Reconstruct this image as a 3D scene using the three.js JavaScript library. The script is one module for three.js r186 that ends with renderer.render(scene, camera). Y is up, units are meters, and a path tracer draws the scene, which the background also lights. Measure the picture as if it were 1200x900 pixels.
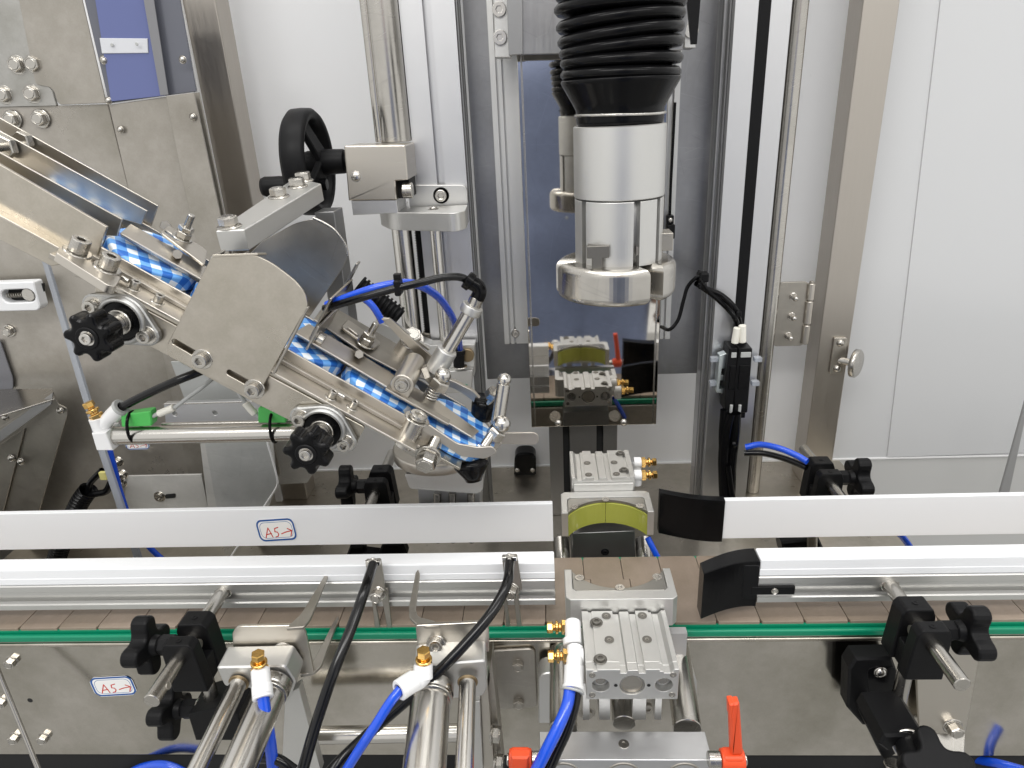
import * as THREE from 'three';
import { RoundedBoxGeometry } from 'three/addons/geometries/RoundedBoxGeometry.js';
import { mergeGeometries } from 'three/addons/utils/BufferGeometryUtils.js';
import { MarchingCubes } from 'three/addons/objects/MarchingCubes.js';
import { RectAreaLightUniformsLib } from 'three/addons/lights/RectAreaLightUniformsLib.js';

// ---------------------------------------------------------------- camera, lamps, exposure
const F = 800, CAM = new THREE.Vector3(0, 0.438, 0.54);        // photograph measured at 1200 x 900, belt top at y = 0
const scene = new THREE.Scene();
const camera = new THREE.PerspectiveCamera(2 * Math.atan(450 / F) * 180 / Math.PI, 4 / 3, 0.02, 60);
camera.position.copy(CAM);
camera.rotation.order = 'YXZ';
camera.rotation.set(-22.12 * Math.PI / 180, 3.4 * Math.PI / 180, -2.91 * Math.PI / 180);
camera.updateMatrixWorld();
scene.add(camera);
scene.background = new THREE.Color().setRGB(0.92, 0.915, 0.9);
const renderer = new THREE.WebGLRenderer({ antialias: true });
renderer.setSize(1024, 768);
renderer.toneMapping = THREE.LinearToneMapping;
renderer.toneMappingExposure = 1.03;
renderer.shadowMap.enabled = true;
RectAreaLightUniformsLib.init();

// ---------------------------------------------------------------- measuring helpers: a photo pixel becomes a point on a known plane
const V = (x, y, z) => new THREE.Vector3(x, y, z);
const EX = V(1, 0, 0), EY = V(0, 1, 0), EZ = V(0, 0, 1);
const ray = (px, py) => V((px - 600) / F, -(py - 450) / F, -1).applyQuaternion(camera.quaternion);
function onPlane(px, py, o, n) { const d = ray(px, py); return CAM.clone().addScaledVector(d, o.clone().sub(CAM).dot(n) / d.dot(n)); }
const PZ = (px, py, z) => onPlane(px, py, V(0, 0, z), EZ);
const PY = (px, py, y) => onPlane(px, py, V(0, y, 0), EY);
const PX = (px, py, x) => onPlane(px, py, V(x, 0, 0), EX);
const mm = (p) => p.clone().sub(CAM).dot(V(0, 0, -1).applyQuaternion(camera.quaternion)) / F;   // metres per photo pixel at a point
const add = (p, x, y, z) => V(p.x + x, p.y + y, p.z + z);
const along = (p, d, t) => p.clone().addScaledVector(d, t);

// ---------------------------------------------------------------- seeded noise and surface textures
let seed = 12345;
const rnd = () => { seed = (seed * 1664525 + 1013904223) >>> 0; return seed / 4294967296; };
const rr = (a, b) => a + (b - a) * rnd();
function valueNoise(n, cx, cy) {                       // tileable smooth noise, cx by cy cells over n by n pixels
  const g = new Float32Array(cx * cy); for (let i = 0; i < g.length; i++) g[i] = rnd();
  const out = new Float32Array(n * n), s = (t) => t * t * (3 - 2 * t);
  for (let y = 0; y < n; y++) for (let x = 0; x < n; x++) {
    const fx = x / n * cx, fy = y / n * cy, x0 = Math.floor(fx), y0 = Math.floor(fy), tx = s(fx - x0), ty = s(fy - y0);
    const a = g[(y0 % cy) * cx + x0 % cx], b = g[(y0 % cy) * cx + (x0 + 1) % cx], c = g[((y0 + 1) % cy) * cx + x0 % cx], d = g[((y0 + 1) % cy) * cx + (x0 + 1) % cx];
    out[y * n + x] = (a + (b - a) * tx) * (1 - ty) + (c + (d - c) * tx) * ty;
  }
  return out;
}
function mixNoise(n, layers) { const o = new Float32Array(n * n); for (const [cx, cy, w] of layers) { const l = valueNoise(n, cx, cy); for (let i = 0; i < o.length; i++) o[i] += (l[i] - 0.5) * w; } return o; }
function dataTex(n, f, size, srgb = false) {
  const d = new Uint8Array(n * n * 4);
  for (let i = 0; i < n * n; i++) { const c = f(i); for (let k = 0; k < 3; k++) d[i * 4 + k] = Math.max(0, Math.min(255, Math.round(255 * (c.length ? c[k] : c)))); d[i * 4 + 3] = 255; }
  const t = new THREE.DataTexture(d, n, n); t.wrapS = t.wrapT = THREE.RepeatWrapping; t.magFilter = THREE.LinearFilter; t.minFilter = THREE.LinearMipmapLinearFilter; t.generateMipmaps = true;
  t.repeat.set(1 / size, 1 / size); if (srgb) t.colorSpace = THREE.SRGBColorSpace; t.needsUpdate = true; return t;
}
const nBrush = mixNoise(512, [[6, 256, 0.55], [12, 512, 0.5], [3, 60, 0.3], [5, 5, 0.25]]);
const nBlotch = mixNoise(512, [[4, 4, 0.5], [9, 8, 0.35], [22, 22, 0.22], [60, 60, 0.14], [256, 256, 0.12]]);
const nGrain = mixNoise(256, [[256, 256, 0.5], [128, 128, 0.3], [30, 30, 0.2], [5, 5, 0.25]]);
const nScuff = (() => {                                // fine random scratches over blotches
  const o = mixNoise(512, [[5, 5, 0.3], [16, 16, 0.2], [64, 64, 0.12]]);
  for (let k = 0; k < 260; k++) { let x = rr(0, 512), y = rr(0, 512), a = rr(-0.5, 0.5) + (rnd() < 0.25 ? 1.5 : 0), L = rr(10, 90), s = rr(-0.25, 0.25); for (let t = 0; t < L; t++) { o[((y | 0) & 511) * 512 + ((x | 0) & 511)] += s; x += Math.cos(a); y += Math.sin(a); } }
  return o;
})();
const T = {
  brushR: dataTex(512, (i) => 0.82 + nBrush[i] * 0.3, 0.16), brushB: dataTex(512, (i) => 0.5 + nBrush[i] * 0.6, 0.16),
  brushRV: dataTex(512, (i) => 0.82 + nBrush[(i % 512) * 512 + Math.floor(i / 512)] * 0.3, 0.16), brushBV: dataTex(512, (i) => 0.5 + nBrush[(i % 512) * 512 + Math.floor(i / 512)] * 0.6, 0.16),
  blotchR: dataTex(512, (i) => 0.78 + nBlotch[i] * 0.5, 0.24), blotchC: dataTex(512, (i) => { const b = nBlotch[i]; return [0.9 + b * 0.22, 0.9 + b * 0.22, 0.89 + b * 0.25]; }, 0.31, true),
  scuffR: dataTex(512, (i) => 0.78 + nScuff[i] * 0.6, 0.21), scuffC: dataTex(512, (i) => 0.92 + nScuff[i] * 0.2, 0.27, true),
  grainB: dataTex(256, (i) => 0.5 + nGrain[i] * 0.7, 0.02), grainR: dataTex(256, (i) => 0.85 + nGrain[i] * 0.3, 0.05),
};
const C3 = (r, g, b) => new THREE.Color().setRGB(r, g, b);
const mat = (o) => new THREE.MeshStandardMaterial(o);
const phy = (o) => new THREE.MeshPhysicalMaterial(o);
const M = {
  steel: mat({ color: C3(0.56, 0.525, 0.47), metalness: 1, roughness: 0.42, roughnessMap: T.brushR, bumpMap: T.brushB, bumpScale: 0.000012 }),
  steelV: mat({ color: C3(0.47, 0.435, 0.39), metalness: 1, roughness: 0.48, roughnessMap: T.brushRV, bumpMap: T.brushBV, bumpScale: 0.000012 }),
  sheet: mat({ color: C3(0.585, 0.54, 0.475), metalness: 1, roughness: 0.38, roughnessMap: T.blotchR, map: T.blotchC, bumpMap: T.brushB, bumpScale: 0.000008 }),
  key: mat({ color: C3(0.22, 0.21, 0.19), metalness: 1, roughness: 0.5 }),
  aluCast: mat({ color: C3(0.42, 0.42, 0.41), metalness: 1, roughness: 0.5, roughnessMap: T.grainR, bumpMap: T.grainB, bumpScale: 0.00004 }),
  sidePlate: mat({ color: C3(0.62, 0.585, 0.53), metalness: 1, roughness: 0.2, roughnessMap: T.blotchR, map: T.blotchC, bumpMap: T.brushB, bumpScale: 0.00001 }),
  inset: mat({ color: C3(0.36, 0.35, 0.325), metalness: 1, roughness: 0.45, roughnessMap: T.scuffR }),
  shadedSteel: mat({ color: C3(0.42, 0.4, 0.37), metalness: 1, roughness: 0.5, roughnessMap: T.scuffR, map: T.scuffC }),  // steel darkened to imitate the dark reflections inside the hood
  sheetPale: mat({ color: C3(0.44, 0.41, 0.37), metalness: 0.6, roughness: 0.42, roughnessMap: T.blotchR, map: T.blotchC, bumpMap: T.brushB, bumpScale: 0.000008 }),
  palePanel: phy({ color: C3(0.6, 0.59, 0.56), roughness: 0.3, roughnessMap: T.scuffR, map: T.scuffC }),
  dull: mat({ color: C3(0.5, 0.47, 0.42), metalness: 1, roughness: 0.6, roughnessMap: T.scuffR, map: T.scuffC }),
  bright: mat({ color: C3(0.6, 0.575, 0.53), metalness: 1, roughness: 0.32, roughnessMap: T.scuffR, map: T.scuffC }),
  mirror: mat({ color: C3(0.74, 0.71, 0.66), metalness: 1, roughness: 0.035, map: T.scuffC }),
  alu: mat({ color: C3(0.66, 0.66, 0.665), metalness: 1, roughness: 0.5, roughnessMap: T.grainR, bumpMap: T.brushBV, bumpScale: 0.000008 }),
  aluPlate: mat({ color: C3(0.4, 0.4, 0.405), metalness: 1, roughness: 0.46, roughnessMap: T.brushRV, map: T.scuffC }),
  aluBlast: mat({ color: C3(0.64, 0.635, 0.615), metalness: 0.95, roughness: 0.52, roughnessMap: T.grainR, bumpMap: T.grainB, bumpScale: 0.00004 }),
  aluDark: mat({ color: C3(0.3, 0.3, 0.3), metalness: 1, roughness: 0.55, roughnessMap: T.grainR }),
  chrome: mat({ color: C3(0.6, 0.58, 0.545), metalness: 1, roughness: 0.3, roughnessMap: T.scuffR }),
  white: phy({ color: C3(0.8, 0.81, 0.82), roughness: 0.38, clearcoat: 0.15, clearcoatRoughness: 0.3 }),
  wallLifted: phy({ color: C3(0.87, 0.875, 0.885), roughness: 0.42, roughnessMap: T.blotchR }),  // same white as the right wall, raised to offset light blocked at the left
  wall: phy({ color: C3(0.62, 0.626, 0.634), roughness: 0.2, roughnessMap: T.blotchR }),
  hdpe: phy({ color: C3(0.84, 0.85, 0.865), roughness: 0.38, roughnessMap: T.grainR }),
  trim: mat({ color: C3(0.8, 0.8, 0.8), roughness: 0.5 }),
  black: phy({ specularIntensity: 0.33, color: C3(0.006, 0.006, 0.0066), roughness: 0.5, roughnessMap: T.grainR, bumpMap: T.grainB, bumpScale: 0.00008 }),
  rubber: phy({ specularIntensity: 0.32, color: C3(0.004, 0.004, 0.0045), roughness: 0.27, roughnessMap: T.scuffR }),
  hose: phy({ color: C3(0.004, 0.004, 0.0045), roughness: 0.2, specularIntensity: 0.8 }),
  blue: phy({ color: C3(0.006, 0.075, 0.62), roughness: 0.25, clearcoat: 0.6, clearcoatRoughness: 0.15 }),
  grey: mat({ color: C3(0.42, 0.43, 0.42), roughness: 0.45 }),
  brass: mat({ color: C3(0.72, 0.46, 0.15), metalness: 1, roughness: 0.28, roughnessMap: T.grainR }),
  bronze: mat({ color: C3(0.3, 0.23, 0.14), metalness: 1, roughness: 0.45 }),
  fitting: phy({ color: C3(0.8, 0.8, 0.8), roughness: 0.35, clearcoat: 0.3 }),
  green: phy({ color: C3(0.0, 0.22, 0.115), roughness: 0.35 }),
  lime: phy({ color: C3(0.08, 0.5, 0.1), roughness: 0.35 }),
  pad: phy({ color: C3(0.5, 0.52, 0.09), roughness: 0.26, transmission: 0.3, thickness: 0, clearcoat: 0.4 }),
  red: phy({ color: C3(0.76, 0.08, 0.02), roughness: 0.42 }),
  tan: mat({ color: C3(0.335, 0.265, 0.21), roughness: 0.5, roughnessMap: T.brushR, map: T.blotchC }),
  tan2: mat({ color: C3(0.35, 0.28, 0.225), roughness: 0.52, roughnessMap: T.brushR, map: T.blotchC }),
  tan3: mat({ color: C3(0.31, 0.246, 0.196), roughness: 0.5, roughnessMap: T.brushR, map: T.blotchC }),
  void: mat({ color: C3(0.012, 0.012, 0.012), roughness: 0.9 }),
  acrylic: phy({ color: C3(0.96, 0.97, 0.98), roughness: 0.02, transmission: 1, thickness: 0, ior: 1.49 }),
  acrylicEdge: phy({ color: C3(0.66, 0.69, 0.74), roughness: 0.2, transmission: 0.6, thickness: 0, ior: 1.49 }),
  painted_reflection: phy({ color: C3(0.13, 0.155, 0.33), roughness: 0.12, metalness: 0.25 }),  // flat blue painted for clothing mirrored in the dark pane
  tag: mat({ color: C3(0.8, 0.78, 0.7), roughness: 0.6 }),
  zinc: mat({ color: C3(0.62, 0.68, 0.68), metalness: 1, roughness: 0.3 }),
};

// ---------------------------------------------------------------- geometry helpers (world metres)
function uvm(g) {                                      // uv in metres from the dominant axis of every face
  g = g.index ? g.toNonIndexed() : g; const p = g.attributes.position, n = p.count, uv = new Float32Array(n * 2);
  const A = V(), B = V(), Cc = V();
  for (let i = 0; i < n; i += 3) {
    A.fromBufferAttribute(p, i); B.fromBufferAttribute(p, i + 1); Cc.fromBufferAttribute(p, i + 2);
    const nn = B.clone().sub(A).cross(Cc.clone().sub(A)), ax = Math.abs(nn.x), ay = Math.abs(nn.y), az = Math.abs(nn.z);
    [A, B, Cc].forEach((q, k) => { const j = (i + k) * 2; if (az >= ax && az >= ay) { uv[j] = q.x; uv[j + 1] = q.y; } else if (ay >= ax) { uv[j] = q.x; uv[j + 1] = q.z; } else { uv[j] = q.z; uv[j + 1] = q.y; } });
  }
  g.setAttribute('uv', new THREE.BufferAttribute(uv, 2)); for (const k of Object.keys(g.attributes)) if (!['position', 'normal', 'uv'].includes(k)) g.deleteAttribute(k);
  g.clearGroups(); return g;
}
const flat = (g) => { g = g.index ? g.toNonIndexed() : g; g.computeVertexNormals(); return g; };
const merge = (...gs) => mergeGeometries(gs.flat());
function frame(u, n) { u = u.clone().addScaledVector(n, -u.dot(n)).normalize(); return new THREE.Matrix4().makeBasis(u, n.clone().cross(u), n); }
function box(x0, x1, y0, y1, z0, z1, r = 0) {
  const w = Math.abs(x1 - x0), h = Math.abs(y1 - y0), d = Math.abs(z1 - z0);
  const g = uvm(r > 0 ? new RoundedBoxGeometry(w, h, d, 2, Math.min(r, w / 2.01, h / 2.01, d / 2.01)) : new THREE.BoxGeometry(w, h, d));
  return g.translate((x0 + x1) / 2, (y0 + y1) / 2, (z0 + z1) / 2);
}
function bar(a, b, up, wid, hei, r = 0.0006) {         // box whose length runs a to b, height along up, width across
  const d = b.clone().sub(a), L = d.length(), g = uvm(new RoundedBoxGeometry(L, hei, wid, 2, Math.min(r, hei / 2.01, wid / 2.01, L / 2.01)));
  d.normalize(); const u = up.clone().addScaledVector(d, -up.dot(d)).normalize();
  return g.applyMatrix4(new THREE.Matrix4().makeBasis(d, u, d.clone().cross(u)).setPosition(a.clone().add(b).multiplyScalar(0.5)));
}
function lathe(a, dir, prof, seg = 32) {               // prof: [radius, distance along dir]
  dir = dir.clone().normalize(); const g = uvm(new THREE.LatheGeometry(prof.map(([r, h]) => new THREE.Vector2(Math.max(r, 1e-5), h)), seg));
  return g.applyQuaternion(new THREE.Quaternion().setFromUnitVectors(EY, dir)).translate(a.x, a.y, a.z);
}
function cyl(a, b, ra, rb = ra, seg = 28) {
  const d = b.clone().sub(a), L = d.length(), c = Math.min(0.0006, ra * 0.2, rb * 0.2);
  return lathe(a, d, [[0, 0], [ra - c, 0], [ra - c, 0], [ra, c], [ra, c], [rb, L - c], [rb, L - c], [rb - c, L], [rb - c, L], [0, L]], seg);
}
function pipe(a, b, ro, ri, seg = 32) { const d = b.clone().sub(a), L = d.length(), c = Math.min(0.0006, (ro - ri) * 0.25); return lathe(a, d, [[ri, 0], [ro - c, 0], [ro - c, 0], [ro, c], [ro, c], [ro, L - c], [ro, L - c], [ro - c, L], [ro - c, L], [ri, L], [ri, L], [ri, 0]], seg); }
function nut(a, b, r, turn = 0) {                      // hexagonal prism with its corners taken off
  const d = b.clone().sub(a), L = d.length(), g = flat(new THREE.LatheGeometry([[0, 0], [r * 0.9, 0], [r, L * 0.12], [r, L * 0.88], [r * 0.9, L], [0, L]].map(([x, y]) => new THREE.Vector2(Math.max(x, 1e-5), y)), 6));
  g.rotateY(turn); return uvm(g).applyQuaternion(new THREE.Quaternion().setFromUnitVectors(EY, d.normalize())).translate(a.x, a.y, a.z);
}
function tube(pts, r, n = 60, seg = 12, closed = false) { return uvm(new THREE.TubeGeometry(new THREE.CatmullRomCurve3(pts, closed, 'centripetal'), n, r, seg, closed)); }
function path2(pts, rads = 0) {                        // closed outline with rounded corners
  const s = new THREE.Shape(), n = pts.length;
  for (let i = 0; i < n; i++) {
    const p = pts[i], a = pts[(i + n - 1) % n], b = pts[(i + 1) % n], R = Array.isArray(rads) ? rads[i] || 0 : rads;
    const da = Math.hypot(a[0] - p[0], a[1] - p[1]), db = Math.hypot(b[0] - p[0], b[1] - p[1]), r = Math.min(R, da * 0.49, db * 0.49);
    const q0 = [p[0] + (a[0] - p[0]) * r / da, p[1] + (a[1] - p[1]) * r / da], q1 = [p[0] + (b[0] - p[0]) * r / db, p[1] + (b[1] - p[1]) * r / db];
    if (i === 0) s.moveTo(q0[0], q0[1]); else s.lineTo(q0[0], q0[1]);
    if (r > 0) s.quadraticCurveTo(p[0], p[1], q1[0], q1[1]);
  }
  s.closePath(); return s;
}
function plate(pts, dir, t, { r = 0, holes = [], bevel = 0.0004, u } = {}) {   // flat outline of 3-D points (its front face), thickened by t along dir
  const n = dir.clone().normalize(), uu = u || pts[1].clone().sub(pts[0]), m = frame(uu, n), inv = m.clone().invert();
  const to2 = (p) => { const q = p.clone().sub(pts[0]).applyMatrix4(inv); return [q.x, q.y]; };
  const s = path2(pts.map(to2), r); for (const h of holes) s.holes.push(new THREE.Path(path2(h.pts.map(to2), h.r || 0).getPoints(8)));
  const b = Math.min(bevel, t * 0.3);
  const g = new THREE.ExtrudeGeometry(s, { depth: t - 2 * b, bevelEnabled: b > 0, bevelSize: b, bevelThickness: b, bevelOffset: -b, bevelSegments: 1, curveSegments: 8 });
  g.translate(0, 0, b); return uvm(g).applyMatrix4(m).translate(pts[0].x, pts[0].y, pts[0].z);
}
function disc2(cx, cy, r, n = 24, a0 = 0) { const o = []; for (let i = 0; i < n; i++) o.push([cx + r * Math.cos(a0 + i / n * 2 * Math.PI), cy + r * Math.sin(a0 + i / n * 2 * Math.PI)]); return o; }
function extr(outline, depth, bevel = 0.0004, holes = [], rads = 0) {          // outline in its own xy, thickened along +z
  const s = path2(outline, rads); for (const h of holes) s.holes.push(new THREE.Path(h.map(([x, y]) => new THREE.Vector2(x, y))));
  const b = Math.min(bevel, depth * 0.3); const g = new THREE.ExtrudeGeometry(s, { depth: depth - 2 * b, bevelEnabled: b > 0, bevelSize: b, bevelThickness: b, bevelOffset: -b, bevelSegments: 2, curveSegments: 8 });
  g.translate(0, 0, b); return uvm(g);
}
const slot3 = (a, b, half, up) => { const d = b.clone().sub(a).normalize(), o = []; for (let i = 0; i <= 8; i++) { const t = Math.PI / 2 + i / 8 * Math.PI; o.push(a.clone().addScaledVector(d, half * Math.cos(t)).addScaledVector(up, half * Math.sin(t))); } for (let i = 0; i <= 8; i++) { const t = -Math.PI / 2 + i / 8 * Math.PI; o.push(b.clone().addScaledVector(d, half * Math.cos(t)).addScaledVector(up, half * Math.sin(t))); } return o; };

// ---------------------------------------------------------------- things and parts
const used = {};
function numbered(name) { const k = used[name] = (used[name] ?? -1) + 1; return k ? `${name}_${String(k).padStart(3, '0')}` : name; }
function thing(name, label, category, base = V(0, 0, 0), group) {
  const o = new THREE.Group(); o.name = numbered(name); o.position.copy(base); o.base = base.clone(); scene.add(o);
  o.userData = { label, category }; if (group) o.userData.group = group; return o;
}
function part(t, name, geo, m, label) {                // geometry in world metres, kept relative to its thing
  const g = geo.clone().translate(-t.base.x, -t.base.y, -t.base.z), o = new THREE.Mesh(g, m);
  o.name = name; o.base = t.base; o.castShadow = o.receiveShadow = true; if (label) o.userData.label = label; t.add(o); return o;
}
function solo(name, geo, m, label, category, group) {  // a thing that is one mesh
  geo.computeBoundingBox(); const b = geo.boundingBox, base = V((b.min.x + b.max.x) / 2, b.min.y, (b.min.z + b.max.z) / 2);
  const o = new THREE.Mesh(geo.clone().translate(-base.x, -base.y, -base.z), m); o.name = numbered(name); o.position.copy(base); o.base = base; o.castShadow = o.receiveShadow = true; scene.add(o);
  o.userData = { label, category }; if (group) o.userData.group = group; return o;
}
function struct(name, geo, m) { const o = new THREE.Mesh(geo, m); o.name = numbered(name); o.base = V(0, 0, 0); o.userData = { kind: 'structure' }; o.castShadow = o.receiveShadow = true; scene.add(o); return o; }
function copyOf(proto, name, label, pos, quat) { const c = proto.clone(); c.name = numbered(name); c.userData = { ...proto.userData, label }; c.position.copy(pos); if (quat) c.quaternion.copy(quat); scene.add(c); return c; }

// screws: the geometry is made once per kind and size, along +z, then shared
const boltCache = {};
const ngon = (r, n, a = 0) => disc2(0, 0, r, n, a);
function boltGeo(kind, r, h) {
  const key = kind + r.toFixed(5) + h.toFixed(5); if (boltCache[key]) return boltCache[key];
  const list = [];
  if (kind === 'socket') {
    list.push(extr(ngon(r, 24), h, r * 0.12, [ngon(r * 0.5, 6).reverse()]), extr(ngon(r * 0.55, 6), h * 0.45, 0), cyl(V(0, 0, -h * 0.22), V(0, 0, 0), r * 1.45));
  } else if (kind === 'hex') {
    list.push(nut(V(0, 0, 0), V(0, 0, h), r * 1.15), cyl(V(0, 0, h * 0.95), V(0, 0, h * 1.06), r * 0.8), cyl(V(0, 0, -h * 0.25), V(0, 0, -h * 0.02), r * 1.5), cyl(V(0, 0, -h * 0.1), V(0, 0, 0.0001), r * 1.2));
  } else if (kind === 'dome') {
    const pr = []; for (let i = 0; i <= 8; i++) { const t = i / 8 * Math.PI / 2; pr.push([r * Math.cos(t), h * Math.sin(t)]); } list.push(lathe(V(0, 0, 0), EZ, pr, 20), cyl(V(0, 0, -h * 0.2), V(0, 0, 0.0001), r * 1.25));
  } else if (kind === 'countersunk') {
    list.push(extr(ngon(r, 24), h, r * 0.08, [ngon(r * 0.45, 6).reverse()]), extr(ngon(r * 0.5, 6), h * 0.3, 0));
  } else if (kind === 'stud') {
    list.push(nut(V(0, 0, 0), V(0, 0, r * 1.1), r * 1.15), nut(V(0, 0, r * 1.15), V(0, 0, r * 1.9), r * 1.15, 0.4), cyl(V(0, 0, -r * 0.3), V(0, 0, 0), r * 1.5), cyl(V(0, 0, 0), V(0, 0, h), r * 0.55));
  } else if (kind === 'acorn') {
    list.push(nut(V(0, 0, 0), V(0, 0, h * 0.5), r * 1.1), lathe(V(0, 0, h * 0.5), EZ, [[r * 0.85, 0], [r * 0.85, h * 0.2], [r * 0.7, h * 0.38], [r * 0.4, h * 0.48], [0, h * 0.5]], 18), cyl(V(0, 0, -h * 0.12), V(0, 0, 0), r * 1.35));
  }
  return boltCache[key] = merge(list);
}
function bolt(t, kind, pos, dir, r, h, m = M.bright, name = 'bolt') {
  const o = new THREE.Mesh(boltGeo(kind, r, h), m); o.name = name; o.position.copy(pos).sub(t.base); o.quaternion.setFromUnitVectors(EZ, dir.clone().normalize()); o.base = t.base;
  o.castShadow = o.receiveShadow = true; t.add(o); return o;
}

// ---------------------------------------------------------------- lamps above the machine (each a glowing tube plate with its own area light)
function ledPanel(x, y, z, w, d, power, label) {
  const t = thing('led_lamp', label, 'ceiling lamp', V(x, y, z), 'white LED lamps above the machine');
  part(t, 'lamp_housing', box(x - w / 2 - 0.02, x + w / 2 + 0.02, y + 0.006, y + 0.05, z - d / 2 - 0.02, z + d / 2 + 0.02, 0.004), M.trim);
  part(t, 'diffuser', box(x - w / 2, x + w / 2, y, y + 0.005, z - d / 2, z + d / 2), mat({ color: C3(0.9, 0.9, 0.9), emissive: C3(1, 0.99, 0.97), emissiveIntensity: 3.2 }));
  const L = new THREE.RectAreaLight(C3(1, 0.985, 0.96), power, w, d); L.position.set(x, y - 0.004, z); L.lookAt(x, y - 1, z); scene.add(L);
}
ledPanel(-0.55, 1.5, 1.2, 1.3, 0.35, 10, 'long white LED lamp above the left half of the machine');
ledPanel(0.95, 1.5, 1.25, 1.3, 0.35, 5.5, 'long white LED lamp above the right half of the machine');
ledPanel(0.1, 1.95, 0.15, 2.4, 0.3, 4.2, 'longest white LED lamp straight above the conveyor');

// ---------------------------------------------------------------- the setting
struct('floor', box(-3, 3, -0.95, -0.9, -2, 3), mat({ color: C3(0.36, 0.36, 0.35), roughness: 0.5 }));
struct('table_top', box(-0.75, PZ(985, 545, -0.42).x, -0.125, -0.1, -0.455, -0.07, 0.001), M.sheet);
struct('wall_back', box(-1.4, 1.6, -0.1005, 1.3, -0.46, -0.43), M.wallLifted);
struct('shadow_bed', box(-1.2, 1.2, -0.3, -0.2, -0.08, 0.06), M.void);  // near-black sheet standing in for the shadow under the conveyor
struct('shadow_bed', box(-1.2, 0.3, -0.3, -0.2, -0.44, -0.081), M.void);  // rear piece of the same painted shadow
{ // bright edge strip where the wall panel meets the table, and sheet joints on the white wall
  struct('wall_skirting', box(-0.75, 1.2, -0.1004, -0.0975, -0.4298, -0.4255, 0.0005), M.trim);
  const seams = [[1100, 0, 1046, 300, 1030, 520], [1196, 480, 1180, 540, 1166, 590]];
  const t = thing('wall_panel', 'large white sheet panel at the right behind the square steel post', 'panel', PZ(1100, 560, -0.428));
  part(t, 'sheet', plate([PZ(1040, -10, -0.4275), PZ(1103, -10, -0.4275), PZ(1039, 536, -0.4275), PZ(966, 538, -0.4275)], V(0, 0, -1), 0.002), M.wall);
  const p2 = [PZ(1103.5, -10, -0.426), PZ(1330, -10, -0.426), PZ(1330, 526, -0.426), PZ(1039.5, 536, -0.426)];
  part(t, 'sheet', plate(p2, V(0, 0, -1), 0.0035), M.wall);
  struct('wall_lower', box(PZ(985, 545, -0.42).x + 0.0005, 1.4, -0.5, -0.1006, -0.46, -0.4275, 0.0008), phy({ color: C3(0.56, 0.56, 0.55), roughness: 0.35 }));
  const s = thing('floor_gap_strip', 'dark grey slanting strip at the right edge above the right rail', 'strip', PZ(1170, 590, -0.33));
  part(s, 'strip', plate([PZ(1202, 470, -0.35), PZ(1206, 470, -0.35), PZ(1180, 592, -0.35), PZ(1168, 592, -0.35)], V(0, 0, -1), 0.004), mat({ color: C3(0.3, 0.3, 0.3), roughness: 0.5 }));
}

// posts of the guard frame: box tubes whose inner side faces show
function guardPost(name, label, cat, xa, xb, xs, y0, zf, m, yb = -0.1) {   // front face from pixel xa to xb, side face to pixel xs (all at photo row y0)
  const a = PZ(xa, y0, zf), b = PZ(xb, y0, zf), side = xs > Math.max(xa, xb) ? Math.max(a.x, b.x) : Math.min(a.x, b.x);
  const zb = PX(xs, y0, side).z, x0 = Math.min(a.x, b.x), x1 = Math.max(a.x, b.x);
  const t = thing(name, label, cat, V((x0 + x1) / 2, yb, (zf + zb) / 2));
  part(t, 'post', box(x0, x1, yb, 1.2, Math.max(zb, -0.428), zf, 0.0015), m);
  return { t, x0, x1, zb };
}
const lp = guardPost('frame_post', 'brushed square steel post left of the handwheel, behind the chute', 'post', 213, 252, 268, 0, -0.34, M.steelV);
{ const t = thing('edge_trim', 'narrow white vertical trim strip along the left steel post', 'trim', V(lp.x0 - 0.004, -0.1, -0.335)); part(t, 'strip', box(lp.x0 - 0.008, lp.x0 + 0.0015, -0.0999, 1.2, -0.3396, -0.334, 0.001), M.trim); }
const rp = guardPost('frame_post', 'brushed square steel post right of the hinge, carrying the round latch', 'post', 1012, 1055, 995, 0, -0.36, M.steelV);
{ const t = thing('steel_tube', 'bright round vertical steel tube right of the right aluminium column', 'tube', V(PZ(938, 0, -0.34).x, -0.1, -0.34)); const a = PZ(938, 0, -0.34), r = 10 * mm(a); part(t, 'tube', pipe(V(a.x, -0.0995, -0.34), V(a.x, 1.2, -0.34), r, r - 0.0015), M.bright); part(t, 'seal_strip', box(a.x - r - 0.006, a.x - r - 0.0006, -0.0995, 1.2, -0.35, -0.334, 0.001), M.alu); }

// hinge and latch on the right post
{
  const z = -0.352, t = thing('door_fitting', 'grey steel hinge plate with three bolts left of the right post', 'hinge', PZ(926, 405, z));
  part(t, 'leaf', plate([PZ(914, 331, z), PZ(948, 330, z), PZ(942, 405, z), PZ(906, 406, z)], V(0, 0, -1), 0.004, { r: 0.006 }), M.dull);
  const k0 = PZ(951, 330, z), k1 = PZ(945, 402, z);
  for (const [y0, y1] of [[k0.y - 0.002, k0.y - 0.024], [k0.y - 0.026, k1.y + 0.028], [k1.y + 0.026, k1.y]]) part(t, 'knuckle', cyl(V(k0.x, y1, z + 0.001), V(k0.x, y0, z + 0.001), 0.005), M.steel);
  part(t, 'hinge_pin', cyl(V(k0.x, k1.y - 0.001, z + 0.001), V(k0.x, k0.y + 0.001, z + 0.001), 0.003), M.dull);
  for (const [x, y] of [[930, 348], [928, 371], [924, 394]]) bolt(t, 'acorn', PZ(x, y, z + 0.0005), EZ, 0.0042, 0.012, M.chrome);
}
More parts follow.
